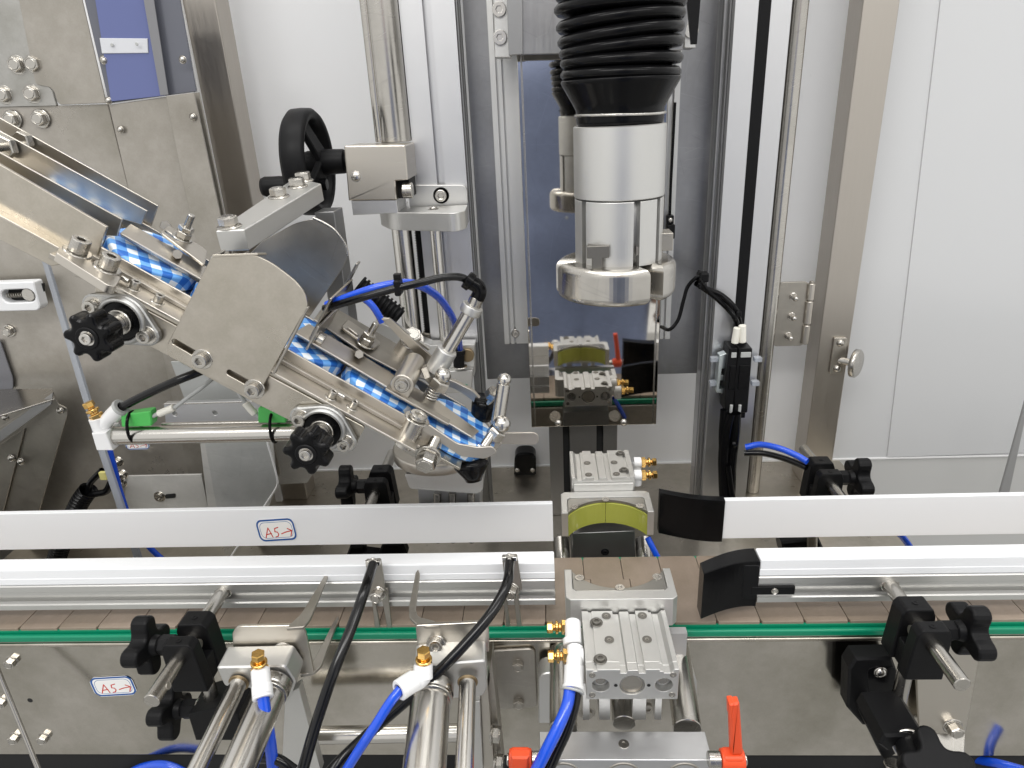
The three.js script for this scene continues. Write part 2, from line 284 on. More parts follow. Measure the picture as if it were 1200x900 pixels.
{
  const z = -0.356, t = thing('door_latch', 'small steel latch plate with round knob on the right post', 'latch', PZ(985, 437, z));
  part(t, 'latch_plate', plate([PZ(978, 396, z), PZ(993, 396, z), PZ(988, 438, z), PZ(972, 438, z)], V(0, 0, -1), 0.0035, { r: 0.002 }), M.steel);
  for (const [x, y] of [[985, 402], [981, 432]]) bolt(t, 'dome', PZ(x, y, z), EZ, 0.005, 0.004);
  const c = PZ(988, 423, z), d = V(0.72, 0.02, 0.69).normalize();
  part(t, 'knob_stem', cyl(along(c, d, -0.008), along(c, d, 0.012), 0.005), M.chrome);
  const k = part(t, 'knob', lathe(along(c, d, 0.012), d, [[0, 0], [0.014, 0], [0.0195, 0.002], [0.0195, 0.007], [0.017, 0.009], [0, 0.009]]), M.bright);
}

// ---------------------------------------------------------------- aluminium columns, back plate, linear module
function slotProfile(x0, x1, z0, zf, slots, depth = 0.007, lip = 0.0025) {     // plan outline of an extrusion, T-slots in the front face at given x
  const o = [[x0, z0], [x1, z0], [x1, zf]];
  for (const [a, b] of slots.slice().reverse()) { o.push([b, zf], [b, zf - lip], [b + 0.004, zf - lip], [b + 0.004, zf - depth], [a - 0.004, zf - depth], [a - 0.004, zf - lip], [a, zf - lip], [a, zf]); }
  o.push([x0, zf]); return o;
}
function upright(outline, y0, y1) { const g = extr(outline.map(([x, z]) => [x, -z]), y1 - y0, 0.0005); return g.rotateX(-Math.PI / 2).translate(0, y0, 0); }
const zc = -0.24;
const cl0 = PZ(487, 210, zc).x, cl1 = PZ(547, 213, zc).x, cls = [PZ(512, 210, zc).x, PZ(521, 210, zc).x];
{
  const yb = PZ(508, 403, zc).y;
  const t = thing('aluminium_column', 'left aluminium column with one groove, beside the handwheel gearbox', 'column', V((cl0 + cl1) / 2, yb, zc - 0.03));
  part(t, 'profile', upright(slotProfile(cl0, cl1, zc - 0.06, zc, [cls]), yb, 1.2), M.alu);
  for (const k of [0, 1]) part(t, 'side_strip', box(cl1 + 0.0003, cl1 + 0.0022, -0.0995, 1.2, zc - 0.018 - k * 0.022, zc - 0.006 - k * 0.022, 0.0006), M.aluDark);
  part(t, 'lower_leg', box(cl1 - 0.009, cl1 - 0.0003, -0.0995, yb - 0.0005, zc - 0.05, zc - 0.006, 0.001), M.aluDark);
}
const cr0 = PZ(842, 300, zc).x, cr1 = PZ(900, 300, zc).x, cm0 = PZ(866, 300, zc).x, cm1 = PZ(879, 300, zc).x;
{
  const t = thing('aluminium_column', 'right aluminium column with a wide black strip in its groove', 'column', V((cr0 + cr1) / 2, -0.1, zc - 0.03));
  part(t, 'profile', upright(slotProfile(cr0, cr1, zc - 0.075, zc, [[cm0, cm1]]), -0.0995, 1.2), M.alu);
  part(t, 'slot_cover', box(cm0 + 0.0003, cm1 - 0.0003, PZ(862, 420, zc).y, 1.2, zc - 0.004, zc + 0.0006, 0.0004), M.black, 'black strip filling the column groove');
  for (const [a, b] of [[0.012, 0.022], [0.034, 0.044]]) part(t, 'side_groove', box(cr0 - 0.0022, cr0 - 0.0003, -0.099, 1.2, zc - b, zc - a, 0.0005), M.aluDark);
  part(t, 'side_lip', box(cr0 - 0.004, cr0 - 0.0003, -0.099, 1.2, zc - 0.03, zc - 0.0265, 0.0005), M.alu);
}
{
  const z = -0.3, t = thing('back_plate', 'large grey aluminium back plate between the two columns', 'plate', V(0.056, PZ(690, 441, z).y, z));
  part(t, 'plate', box(cl1 + 0.0025, cr0 - 0.0025, PZ(690, 441, z).y, 1.2, z - 0.012, z, 0.0006), M.aluPlate);
}
const zm = -0.262;                                     // the polished cover
{
  const a = PZ(586, 300, -0.278), b = PZ(789, 300, -0.278), yb = PZ(604, 403, -0.278).y;
  const t = thing('linear_module', 'grooved aluminium slide rail behind the polished cover', 'slide rail', V((a.x + b.x) / 2, yb, -0.29));
  const sl = []; for (const k of [0.006, 0.0125]) sl.push([a.x + k, a.x + k + 0.0025]); for (const k of [0.0125, 0.006]) sl.push([b.x - k - 0.0025, b.x - k]);
  const out = [[a.x, -0.2995], [b.x, -0.2995], [b.x, -0.278]]; for (const [p, q] of sl.slice().reverse()) out.push([q, -0.278], [q, -0.283], [p, -0.283], [p, -0.278]); out.push([a.x, -0.278]);
  part(t, 'rail_profile', upright(out, yb, 1.2), M.aluBlast);
  bolt(t, 'socket', PZ(604, 391, -0.278), EZ, 0.004, 0.004);
}
{
  const a = PZ(615, 300, zm), b = PZ(776, 300, zm), yb = PZ(693, 499, zm).y, yt = PZ(693, 40, zm).y;
  const t = thing('mirror_cover', 'tall polished stainless cover plate behind the capping head', 'cover plate', V((a.x + b.x) / 2, yb, zm));
  part(t, 'cover_sheet', box(a.x, b.x, yb, yt, zm - 0.0015, zm, 0.0006), M.mirror);
  for (const x of [a.x, b.x - 0.0015]) part(t, 'side_flange', box(x, x + 0.0015, yb, yt, zm - 0.0155, zm - 0.0018, 0.0004), M.bright);
  for (const x of [a.x + 0.0035, b.x - 0.0055]) part(t, 'bent_edge', box(x, x + 0.002, yb + 0.001, yt, zm + 0.0002, zm + 0.0009, 0.0004), M.bright);
  for (const [x, y] of [[654, 496], [731, 495]]) bolt(t, 'dome', PZ(x, y, zm), EZ, 0.0042, 0.003, M.chrome);
}
{
  const z = -0.285, x0 = PZ(644, 530, z).x, x1 = PZ(723, 530, z).x, k = [PZ(660, 530, z).x, PZ(668, 530, z).x, PZ(699, 530, z).x, PZ(707, 530, z).x];
  const t = thing('support_post', 'grey grooved aluminium post below the polished cover', 'post', V((x0 + x1) / 2, -0.1, z));
  part(t, 'profile', upright(slotProfile(x0, x1, z - 0.04, z, [[k[0], k[1]], [k[2], k[3]]], 0.012, 0.004), -0.0995, 0.11), M.aluDark);
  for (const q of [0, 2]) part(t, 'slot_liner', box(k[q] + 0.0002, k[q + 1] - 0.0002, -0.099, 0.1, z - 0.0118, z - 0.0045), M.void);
}
{ // bracket that carries the capping head, at the top edge
  const z = -0.225, t = thing('head_bracket', 'silver bracket with bolted ears behind the black bellows at the top', 'bracket', PZ(700, 66, z));
  const hi = (x, y, zz = z) => PZ(x, y, zz);
  part(t, 'ear', plate([hi(578, -60), hi(594, -60), hi(598, 67), hi(580, 67)], V(0, 0, -1), 0.03), M.aluBlast);
  part(t, 'ear', plate([hi(806, -60), hi(822, -60), hi(815, 56), hi(802, 56)], V(0, 0, -1), 0.03), M.aluBlast);
  part(t, 'cross_plate', plate([hi(594, -60, z + 0.02), hi(822, -60, z + 0.02), hi(796, 60, z + 0.004), hi(611, 65, z + 0.004)], V(0, 0, -1), 0.012), M.aluPlate);
  part(t, 'gusset', plate([hi(592, -60, z + 0.024), hi(612, -60, z + 0.024), hi(613, 65, z + 0.007), hi(597, 66, z + 0.007)], V(0, 0, -1), 0.005), M.aluDark);
  part(t, 'gusset', plate([hi(826, -60, z + 0.06), hi(800, -60, z + 0.06), hi(797, 57, z + 0.004), hi(803, 57, z + 0.004)], V(0, 0, -1), 0.006), M.black, 'dark slotted brace right of the bellows');
  for (const [x, y] of [[585, 11], [586, 44], [810, 36]]) bolt(t, 'countersunk', PZ(x, y, z + 0.0006), EZ, 0.007, 0.002, M.chrome);
}
{ // black grip on the back wall, seen between chute and rear jaw
  const z = -0.4, t = thing('cable_grommet', 'black rounded cable grip with two bright screws low on the back wall', 'grommet', PZ(615, 572, -0.39));
  part(t, 'body', plate([PZ(603, 531, z), PZ(628, 531, z), PZ(628, 570, z), PZ(602, 570, z)], V(0, 0, -1), 0.029, { r: [0.014, 0.014, 0.006, 0.006], bevel: 0.003 }), M.rubber);
  for (const x of [606, 624]) bolt(t, 'dome', PZ(x, 551, z + 0.0003), EZ, 0.003, 0.002, M.chrome);
}

// ---------------------------------------------------------------- handwheel, gearbox, bracket, lead screw
{
  const zf = -0.185, P = (x, y) => PZ(x, y, zf);
  const t = thing('gearbox', 'brushed steel gearbox cover between the black handwheel and the left column', 'gearbox', PZ(440, 252, zf));
  const zb = zf - 0.055;
  part(t, 'housing', plate([P(403, 171), P(474.5, 170), P(478, 210.5), P(463, 212), P(464.5, 234), P(408.5, 235)], V(0, 0, -1), 0.055, { r: [0.002, 0.002, 0.0005, 0.0005, 0.0005, 0.0005], bevel: 0.0012, u: EX }), M.steel);
  part(t, 'lower_block', plate([P(411, 235.4), P(464, 234.6), P(466, 250), P(413, 252.5)].map((p) => add(p, 0, 0, -0.002)), V(0, 0, -1), 0.05), M.alu);
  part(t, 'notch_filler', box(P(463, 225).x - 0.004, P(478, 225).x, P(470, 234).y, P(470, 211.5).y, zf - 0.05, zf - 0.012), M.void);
  part(t, 'spacer_bush', cyl(add(P(471, 224), 0, 0, -0.006), add(P(479, 224), 0.003, 0, -0.006), 0.008), M.bright);
  bolt(t, 'dome', P(417, 207), EZ, 0.005, 0.003, M.chrome);
  const hub = PX(403, 192, P(403, 192).x); const c0 = add(P(403, 191), 0.002, 0, -0.028), wx = PZ(383, 190, zf - 0.028).x;
  part(t, 'drive_shaft', cyl(V(wx, c0.y, c0.z), c0, 0.0085), M.black);
  // the wheel itself
  const c = V(PZ(362, 190, zf - 0.028).x, c0.y, c0.z), R = 0.054;
  const w = thing('handwheel', 'black spoked plastic handwheel with a crank grip, left of the gearbox', 'handwheel', c);
  part(w, 'rim', lathe(add(c, -0.013, 0, 0), EX, [[R - 0.011, 0.002], [R - 0.004, 0], [R, 0.004], [R + 0.0005, 0.013], [R, 0.022], [R - 0.004, 0.026], [R - 0.01, 0.024], [R - 0.013, 0.013], [R - 0.011, 0.002]], 56), M.black);
  part(w, 'hub', lathe(c, EX, [[0, -0.004], [0.011, -0.004], [0.012, 0], [0.013, 0.02], [0.0125, 0.038], [0.011, 0.04], [0, 0.04]]), M.black);
  for (const a of [0.35, 2.45, 4.54]) {
    const d = V(0, Math.cos(a), Math.sin(a)), e = V(0, -Math.sin(a), Math.cos(a));
    const web = [V(c.x + 0.018, 0, 0).addScaledVector(e, -0.011), V(c.x + 0.018, 0, 0).addScaledVector(e, 0.011), V(c.x + 0.004, 0, 0).addScaledVector(e, 0.008).addScaledVector(d, R - 0.008), V(c.x + 0.004, 0, 0).addScaledVector(e, -0.008).addScaledVector(d, R - 0.008)].map((p, i) => { const base = V(0, c.y, c.z); const q = p.clone(); return q.add(base); });
    for (const p of web) p.addScaledVector(d, 0);
    web[0].addScaledVector(d, 0.008); web[1].addScaledVector(d, 0.008);
    part(w, 'spoke', plate(web, V(-1, 0, 0).addScaledVector(d, -0.35).normalize(), 0.007, { bevel: 0.001 }), M.black);
  }
  const k = V(c.x - 0.01, PZ(350, 216, c.z).y, PZ(350, 216, c.z).z + 0.012);
  part(w, 'crank_grip', lathe(k, V(-1, 0, 0), [[0, 0], [0.006, 0], [0.0095, 0.004], [0.0105, 0.02], [0.0105, 0.036], [0.009, 0.04], [0, 0.041]]), M.black);
  part(w, 'grip_collar', cyl(add(k, 0.03, 0, 0), add(k, -0.001, 0, 0), 0.006), M.rubber);
}
{
  const zf = zc + 0.008, P = (x, y, z = zf) => PZ(x, y, z);
  const t = thing('column_bracket', 'machined aluminium angle bracket bolted on the left column below the gearbox', 'bracket', P(500, 264));
  part(t, 'upright_plate', plate([P(479, 217), P(547, 217), P(548, 240), P(480, 243)], V(0, 0, -1), 0.0075, { r: [0.001, 0.008, 0.003, 0.001] }), M.aluBlast);
  const yt = P(500, 241).y, f = (x, y) => PY(x, y, yt);
  part(t, 'base_plate', plate([f(479, 243), f(548, 240), f(545, 247), f(534, 250), f(456, 249), f(444, 244), f(446, 236), f(478, 236)], V(0, -1, 0), 0.0185, { r: [0, 0.003, 0.006, 0.02, 0.014, 0.01, 0.002, 0], u: EX }), M.aluBlast);
  bolt(t, 'socket', P(517, 229), EZ, 0.0065, 0.005);
  bolt(t, 'socket', f(508, 245), EY, 0.004, 0.002);
  bolt(t, 'socket', f(468, 235.5), EY, 0.004, 0.004);
}
{
  const z = -0.235, a = PZ(452, 100, z), t = thing('guide_tube', 'thick polished steel tube above the gearbox, left of the column', 'tube', V(a.x, PZ(455, 165, z).y, z));
  part(t, 'tube', cyl(V(a.x + 0.004, PZ(470, 166, z).y, z - 0.004), V(a.x + 0.004, 1.2, z - 0.004), 0.0165), M.bright);
  part(t, 'rod', cyl(V(a.x - 0.012, PZ(455, 166, z).y, z + 0.0), V(a.x - 0.012, 1.2, z + 0.0), 0.0055), M.bright);
  part(t, 'dark_rod', cyl(V(a.x + 0.025, PZ(455, 166, z).y, z - 0.014), V(a.x + 0.025, 1.2, z - 0.014), 0.007), M.bright);
}
{
  const z = -0.25, a = PZ(477, 330, z), t = thing('guide_shaft', 'bright vertical shaft below the column bracket', 'shaft', V(a.x, PZ(477, 396, z).y, z));
  const yt = PZ(477, 262, z).y, yb = PZ(478, 396, z).y;
  part(t, 'shaft', cyl(V(a.x, yb, z), V(a.x, yt, z), 0.0115), M.chrome);
  const s = thing('lead_screw', 'dark threaded lead screw beside the bright shaft below the bracket', 'lead screw', V(a.x + 0.021, yb, z));
  const prof = [[0, 0]]; for (let y = 0; y < yt - yb; y += 0.003) prof.push([0.0075, y], [0.0062, y + 0.0015]); prof.push([0.0075, yt - yb], [0, yt - yb]);
  part(s, 'screw', lathe(V(a.x + 0.021, yb, z - 0.006), EY, prof, 20), M.black);
  part(s, 'end_nut', nut(V(a.x + 0.021, yb - 0.006, z - 0.006), V(a.x + 0.021, yb + 0.006, z - 0.006), 0.011), M.dull);
  const b = PZ(516, 330, zc - 0.001); const r = thing('cylinder_rod', 'slim bright rod running down the groove of the left column', 'rod', V(b.x, PZ(516, 400, zc).y, zc));
  part(r, 'rod', cyl(V(b.x, PZ(516, 400, zc).y, zc + 0.004), V(b.x, PZ(516, 264, zc).y, zc + 0.004), 0.006), M.chrome);
}
{ // carriage block at the foot of the left column, with the round plate and stand under the chute
  const z = -0.215, P = (x, y) => PZ(x, y, z);
  const t = thing('carriage_block', 'pale aluminium carriage block at the foot of the left column', 'block', P(520, 450));
  part(t, 'upper_block', plate([P(440, 376), P(505, 405), P(556, 404), P(556, 440), P(505, 470), P(425, 430)], V(0, 0, -1), 0.02, { u: EX }), M.aluBlast);
  part(t, 'front_block', plate([P(500, 432), P(555, 430), P(553, 455), P(500, 458)].map((p) => add(p, 0, 0, 0.012)), V(0, 0, -1), 0.011, { r: 0.002 }), M.aluBlast);
  part(t, 'green_insert', plate([P(541, 446), P(549, 446), P(549, 453), P(541, 453)].map((p) => add(p, 0, 0, 0.0135)), V(0, 0, -1), 0.0025), M.green);
  const f = P(541, 424), e = along(f, EY, 0.0);
  part(t, 'socket_screw', cyl(add(P(548, 415), 0, 0, -0.0), add(P(548, 415), 0, 0, 0.006), 0.008), M.bronze);
  part(t, 'hose_fitting', merge(cyl(add(P(539, 425), 0, 0, 0.012), add(P(539, 411), 0, 0, 0.012), 0.0065), pipe(add(P(539, 411), 0, 0, 0.012), add(P(539, 406), 0, 0, 0.012), 0.0075, 0.0045)), M.black);
  part(t, 'seat_ring', lathe(add(P(541, 426), 0, 0, 0.012), EY, [[0.008, 0], [0.008, 0.0015], [0.005, 0.0015], [0.005, 0]]), M.bright);
}
{
  const c = PY(517, 548, 0.062), t = thing('chute_stand', 'round steel disc on a silver bracket under the chute outlet', 'stand', PZ(520, 600, -0.1));
  const ctr = PZ(516, 524, -0.115), r = 55 * mm(ctr);
  part(t, 'disc', lathe(add(ctr, 0, -0.008, 0), EY, [[0, 0], [r - 0.002, 0], [r, 0.002], [r, 0.011], [r - 0.002, 0.013], [0, 0.013]], 48), M.steel);
  part(t, 'neck', cyl(add(ctr, 0, -0.022, 0.0), add(ctr, 0, -0.0081, 0.0), 0.03), M.aluBlast);
  const zf = -0.075, P = (x, y) => PZ(x, y, zf);
  part(t, 'bracket_front', plate([P(474, 556), P(566, 552), P(566, 574), P(560, 579), P(480, 573)], V(0, 0, -1), 0.06, { r: [0.002, 0.01, 0.006, 0.006, 0.004], u: EX }), M.aluBlast);
  part(t, 'lower_body', plate([P(487, 577), P(562, 577), P(560, 640), P(493, 640)].map((p) => add(p, 0, 0, -0.012)), V(0, 0, -1), 0.04, { r: 0.004 }), M.alu);
  for (const x of [512, 530, 552]) part(t, 'rib', cyl(add(P(x, 640), 0, 0, -0.008), add(P(x - 1, 582), 0, 0, -0.008), 0.004), M.bright);
}

// ---------------------------------------------------------------- capping head with bellows
const HX = 0.0585, HZ = -0.015;
{
  const y = (py) => PZ(726, py, HZ).y, t = thing('capping_head', 'silver capping head hanging under black bellows in front of the polished cover', 'capping head', V(HX, y(345), HZ));
  const r1 = 53 * mm(PZ(726, 200, HZ));
  const y147 = y(146), y228 = y(229), y305 = y(303);
  part(t, 'upper_cylinder', lathe(V(HX, y228, HZ), EY, [[0, 0], [r1 - 0.0006, 0], [r1 - 0.0006, 0], [r1, 0.0006], [r1, 0.0006], [r1, y147 - y228 - 0.0006], [r1, y147 - y228 - 0.0006], [r1 - 0.0008, y147 - y228], [r1 - 0.0008, y147 - y228], [0, y147 - y228]], 72), M.aluBlast);
  // lower cylinder: three slotted segments in plan
  const seg = (a0, a1) => { const o = []; const n = Math.max(4, Math.ceil((a1 - a0) / 0.06)); for (let i = 0; i <= n; i++) { const a = a0 + (a1 - a0) * i / n; o.push([r1 * 0.985 * Math.cos(a), r1 * 0.985 * Math.sin(a)]); } for (let i = n; i >= 0; i--) { const a = a0 + (a1 - a0) * i / n; o.push([r1 * 0.6 * Math.cos(a), r1 * 0.6 * Math.sin(a)]); } return o; };
  const cuts = [-2.55, -1.27, -0.62, 0.5, 1.5, 2.6], hw = 0.075;          // slot angles in plan, -pi/2 faces the viewer
  part(t, 'core', lathe(V(HX, y305 + 0.002, HZ), EY, [[0, 0], [r1 * 0.84, 0], [r1 * 0.84, y228 - y305 - 0.0025], [0, y228 - y305 - 0.0025]], 40), M.aluDark);
  for (let i = 0; i < 6; i++) { const a0 = cuts[i] + hw, a1 = (i < 5 ? cuts[i + 1] : cuts[0] + 2 * Math.PI) - hw; part(t, 'segment', extr(seg(a0, a1), y228 - y305 - 0.001, 0.0005).rotateX(-Math.PI / 2).translate(HX, y305, HZ), M.aluBlast); }
  // t-shaped key, small window
  const zk = HZ + r1 + 0.001, P = (x, py, z = zk) => PZ(x, py, z);
  part(t, 'tee_key', merge(plate([P(688, 289), P(714, 288), P(714, 302), P(706, 303), P(706, 315), P(694, 316), P(694, 303), P(688, 303)], V(0, 0, -1), 0.006), box(P(690, 300).x, P(712, 300).x, P(700, 302).y, P(700, 289).y, zk - 0.02, zk - 0.0062)), M.key);
  part(t, 'key_window', box(P(747, 297).x, P(757, 297).x, P(750, 301).y, P(750, 291).y, zk - 0.012, zk - 0.0062), M.dull);
  // gripping jaws: three thick ring pieces
  const yj0 = y(343), yj1 = y(302), hj = yj1 - yj0, rj = r1 * 1.2;
  const jaw = (a0, a1) => { const o = []; const n = 26; for (let i = 0; i <= n; i++) { const a = a0 + (a1 - a0) * i / n; o.push([rj * Math.cos(a), rj * Math.sin(a)]); } for (let i = n; i >= 0; i--) { const a = a0 + (a1 - a0) * i / n; o.push([rj * 0.62 * Math.cos(a), rj * 0.62 * Math.sin(a)]); } return o; };
  for (const [a0, a1] of [[-2.8, -1.22], [-0.7, 0.9], [1.43, 3.0]]) part(t, 'gripping_jaw', (() => { const g = new THREE.ExtrudeGeometry(path2(jaw(a0, a1)), { depth: hj - 0.012, bevelEnabled: true, bevelSize: 0.006, bevelThickness: 0.006, bevelSegments: 7, curveSegments: 4 }); g.translate(0, 0, 0.006); return uvm(g).rotateX(-Math.PI / 2).translate(HX - 0.002, yj0, HZ); })(), M.bright);
  // bellows
  const yb = y147, fold = (py) => y(py);
  const mR = mm(PZ(730, 100, HZ));
  part(t, 'bellows_neck', lathe(V(HX, yb, HZ), EY, [[0, 0], [49 * mR, 0], [51 * mR, 0.001], [52 * mR, fold(140) - yb], [52 * mR, fold(128) - yb], [56 * mR, fold(120) - yb], [68 * mR, fold(98) - yb], [69.5 * mR, fold(94) - yb], [68.5 * mR, fold(91.5) - yb], [50 * mR, fold(91) - yb], [0, fold(91) - yb]], 60), M.rubber);
  for (const [py, tilt, rr2, x] of [[86.5, -0.02, 69.5, 0], [71.5, 0.0, 70.5, 0.0004], [56, 0.055, 71, 0], [41, 0.08, 72, -0.0004], [24.5, 0.06, 73, -0.0006], [7.5, 0.01, 74, -0.001], [-10, 0.0, 74, -0.001], [-27, 0.02, 74, -0.001]]) {
    const g = lathe(V(0, 0, 0), EY, [[46 * mR, -0.0062], [rr2 * mR - 0.006, -0.0042], [rr2 * mR - 0.002, -0.0036], [rr2 * mR, -0.0012], [rr2 * mR, 0.0012], [rr2 * mR - 0.002, 0.0036], [rr2 * mR - 0.006, 0.0042], [46 * mR, 0.0064]], 56);
    g.rotateZ(tilt).translate(HX + x, fold(py), HZ); part(t, 'bellows_fold', g, M.rubber);
  }
  part(t, 'bellows_core', cyl(V(HX, fold(92), HZ), V(HX, fold(-60), HZ), 50 * mR), M.rubber);
  const ring = []; for (let i = 0; i <= 40; i++) { const a = -Math.PI * 1.02 + i / 40 * Math.PI * 0.98; ring.push(V(HX + 52.6 * mR * Math.cos(a), fold(133.5) + 0.0005 * Math.sin(a * 2), HZ - 52.6 * mR * Math.sin(a))); }
  part(t, 'wire_clamp', tube(ring, 0.0011, 60, 8), M.chrome);
  // side block right of the cylinder
  const q = PZ(778, 283, HZ); part(t, 'side_block', box(q.x - 0.004, q.x + 0.006, q.y - 0.006, q.y + 0.008, HZ - 0.012, HZ + 0.008, 0.0008), M.dull);
}
{ // limit sensor on the back plate rail with its lead
  const z = -0.27, P = (x, y) => PZ(x, y, z), t = thing('limit_sensor', 'tiny black sensor right of the capping head cylinder', 'sensor', P(785, 283));
  part(t, 'sensor_body', merge(box(P(781, 270).x, P(788.5, 270).x, P(785, 262).y, P(785, 252).y, z - 0.006, z + 0.004, 0.001), box(P(781, 270).x, P(790, 270).x, P(785, 279).y, P(785, 262.5).y, z - 0.006, z + 0.006, 0.001)), M.black);
  bolt(t, 'dome', add(P(785, 257), 0, 0, 0.004), EZ, 0.002, 0.001, M.chrome);
  part(t, 'lead', tube([P(785, 252), P(786, 220), P(788, 180), P(791, 120)], 0.0016, 30, 8), M.rubber);
}
{ // cable running right from the polished cover, the tie and the loop to the terminal block
  const z = -0.232, P = (x, y, q = z) => PZ(x, y, q), B = V(0, 0, 0);
  solo('sensor_cable', merge(tube([P(775, 383, -0.25), P(785, 386), P(794, 376), P(801, 352), P(806, 336), P(815, 326, -0.228), P(823, 322, -0.228)], 0.0022, 50, 10)), M.rubber, 'thin black cable looping from the polished cover to the cable tie', 'cable');
  solo('twin_cable', merge(tube([P(816, 332, -0.226), P(826, 338), P(845, 346), P(860, 360, -0.226), P(866, 376), P(868, 392), P(866, 410)], 0.0034, 50, 10), tube([P(818, 326, -0.226), P(830, 341), P(850, 355), P(861, 372, -0.222), P(864, 384), P(862, 410)], 0.0032, 50, 10), tube([P(820, 335), P(840, 350), P(858, 368), P(870, 384), P(872, 408)], 0.0028, 50, 10)), M.rubber, 'thick pair of black cables bending down into the black terminal block', 'cable');
  const ct = thing('cable_tie', 'small black cable tie base on the right column', 'cable tie', P(824, 334));
  part(ct, 'tie_base', box(P(817, 322).x, P(830, 322).x, P(824, 330).y, P(824, 319).y, z - 0.006, z + 0.006, 0.002), M.black);
  part(ct, 'tie_band', merge(box(P(818, 322).x, P(821, 322).x, P(824, 337).y, P(824, 317).y, z - 0.004, z + 0.0075, 0.001), box(P(860, 364).x, P(866, 364).x, P(863, 368).y, P(863, 362).y, z - 0.002, z + 0.012, 0.001)), M.black);
}
{
  const z = -0.212, P = (x, y, q = z) => PZ(x, y, q), t = thing('terminal_block', 'black pair of sensor amplifier modules on the right column', 'terminal block', P(864, 486));
  for (const [xa, xb, xc, xd] of [[855, 865, 847, 857.5], [866, 882, 858.5, 875]]) {
    const m = part(t, 'module', plate([P(xa, 408), P(xb, 408), P(xb - 3, 447), P(xb - 6, 484), P(xa - 5, 484), P(xa - 6, 450)], V(0, 0, -1), 0.027, { r: 0.002, bevel: 0.001 }), M.black);
    part(m, 'key', box(P(xa + 2, 415).x, P(xb - 2, 415).x, P(860, 419).y, P(860, 413).y, z - 0.001, z + 0.0012, 0.0005), M.grey);
    part(m, 'display', box(P(xa, 435).x, P(xb - 3, 435).x, P(860, 456).y, P(860, 428).y, z - 0.001, z + 0.0014, 0.0006), M.rubber);
    part(m, 'plug', box(P(xa - 3, 472).x, P(xb - 6, 472).x, P(860, 492).y, P(860, 475).y, z - 0.018, z - 0.004, 0.001), M.black);
  }
  for (const [x, y] of [[856, 480], [866, 480]]) part(t, 'strain_clip', cyl(add(P(x, y + 3), 0, 0, 0.001), add(P(x + 1, y - 6), 0, 0, 0.001), 0.0018), M.grey);
  part(t, 'end_stop', plate([P(843, 417, -0.222), P(852, 414, -0.222), P(853, 430, -0.222), P(848, 461, -0.222), P(839, 460, -0.222), P(841, 440, -0.222)], V(0, 0, -1), 0.012, { r: 0.001, holes: [{ pts: [P(845, 440, -0.222), P(850, 440, -0.222), P(849, 432, -0.222), P(846, 432, -0.222)] }, { pts: [P(843, 456, -0.222), P(847, 456, -0.222), P(848, 446, -0.222), P(844, 446, -0.222)] }] }), M.zinc, 'zinc plated clamp at the left end of the block');
  part(t, 'rail_end', merge(...[[833, 419], [832, 447], [884, 419], [881, 447]].map(([x, y]) => box(P(x, y, -0.228).x, P(x + 9, y, -0.228).x, P(x, y + 5, -0.228).y, P(x, y, -0.228).y, -0.234, -0.226, 0.0005))), M.acrylicEdge, 'clear plastic rail clips beside the block');
  for (const [x0, y0, x1, y1] of [[861, 402, 864, 384], [870, 401, 870, 381]]) { const s = part(t, 'wire_tag', cyl(P(x0, y0, -0.214), P(x1, y1, -0.214), 0.0042), M.tag, 'white number sleeve'); }
}
{ // cables below the terminal block
  const z = -0.205, P = (x, y, q = z) => PZ(x, y, q);
  solo('cable_bundle', merge(tube([P(856, 484), P(852, 500), P(848, 530), P(848, 560), P(850, 600)], 0.0065, 40, 10), tube([P(863, 484), P(862, 505), P(858, 540), P(857, 570), P(855, 605)], 0.0055, 40, 10), tube([P(848, 480), P(846, 520), P(851, 560), P(846, 605)], 0.004, 40, 10), cyl(P(862, 520, -0.2), P(858, 521, -0.2), 0.004), tube([P(853, 545, -0.2), P(857, 575, -0.2), P(862, 604, -0.2)], 0.004, 20, 8)), M.rubber, 'black cable bundle hanging below the terminal block', 'cables');
}

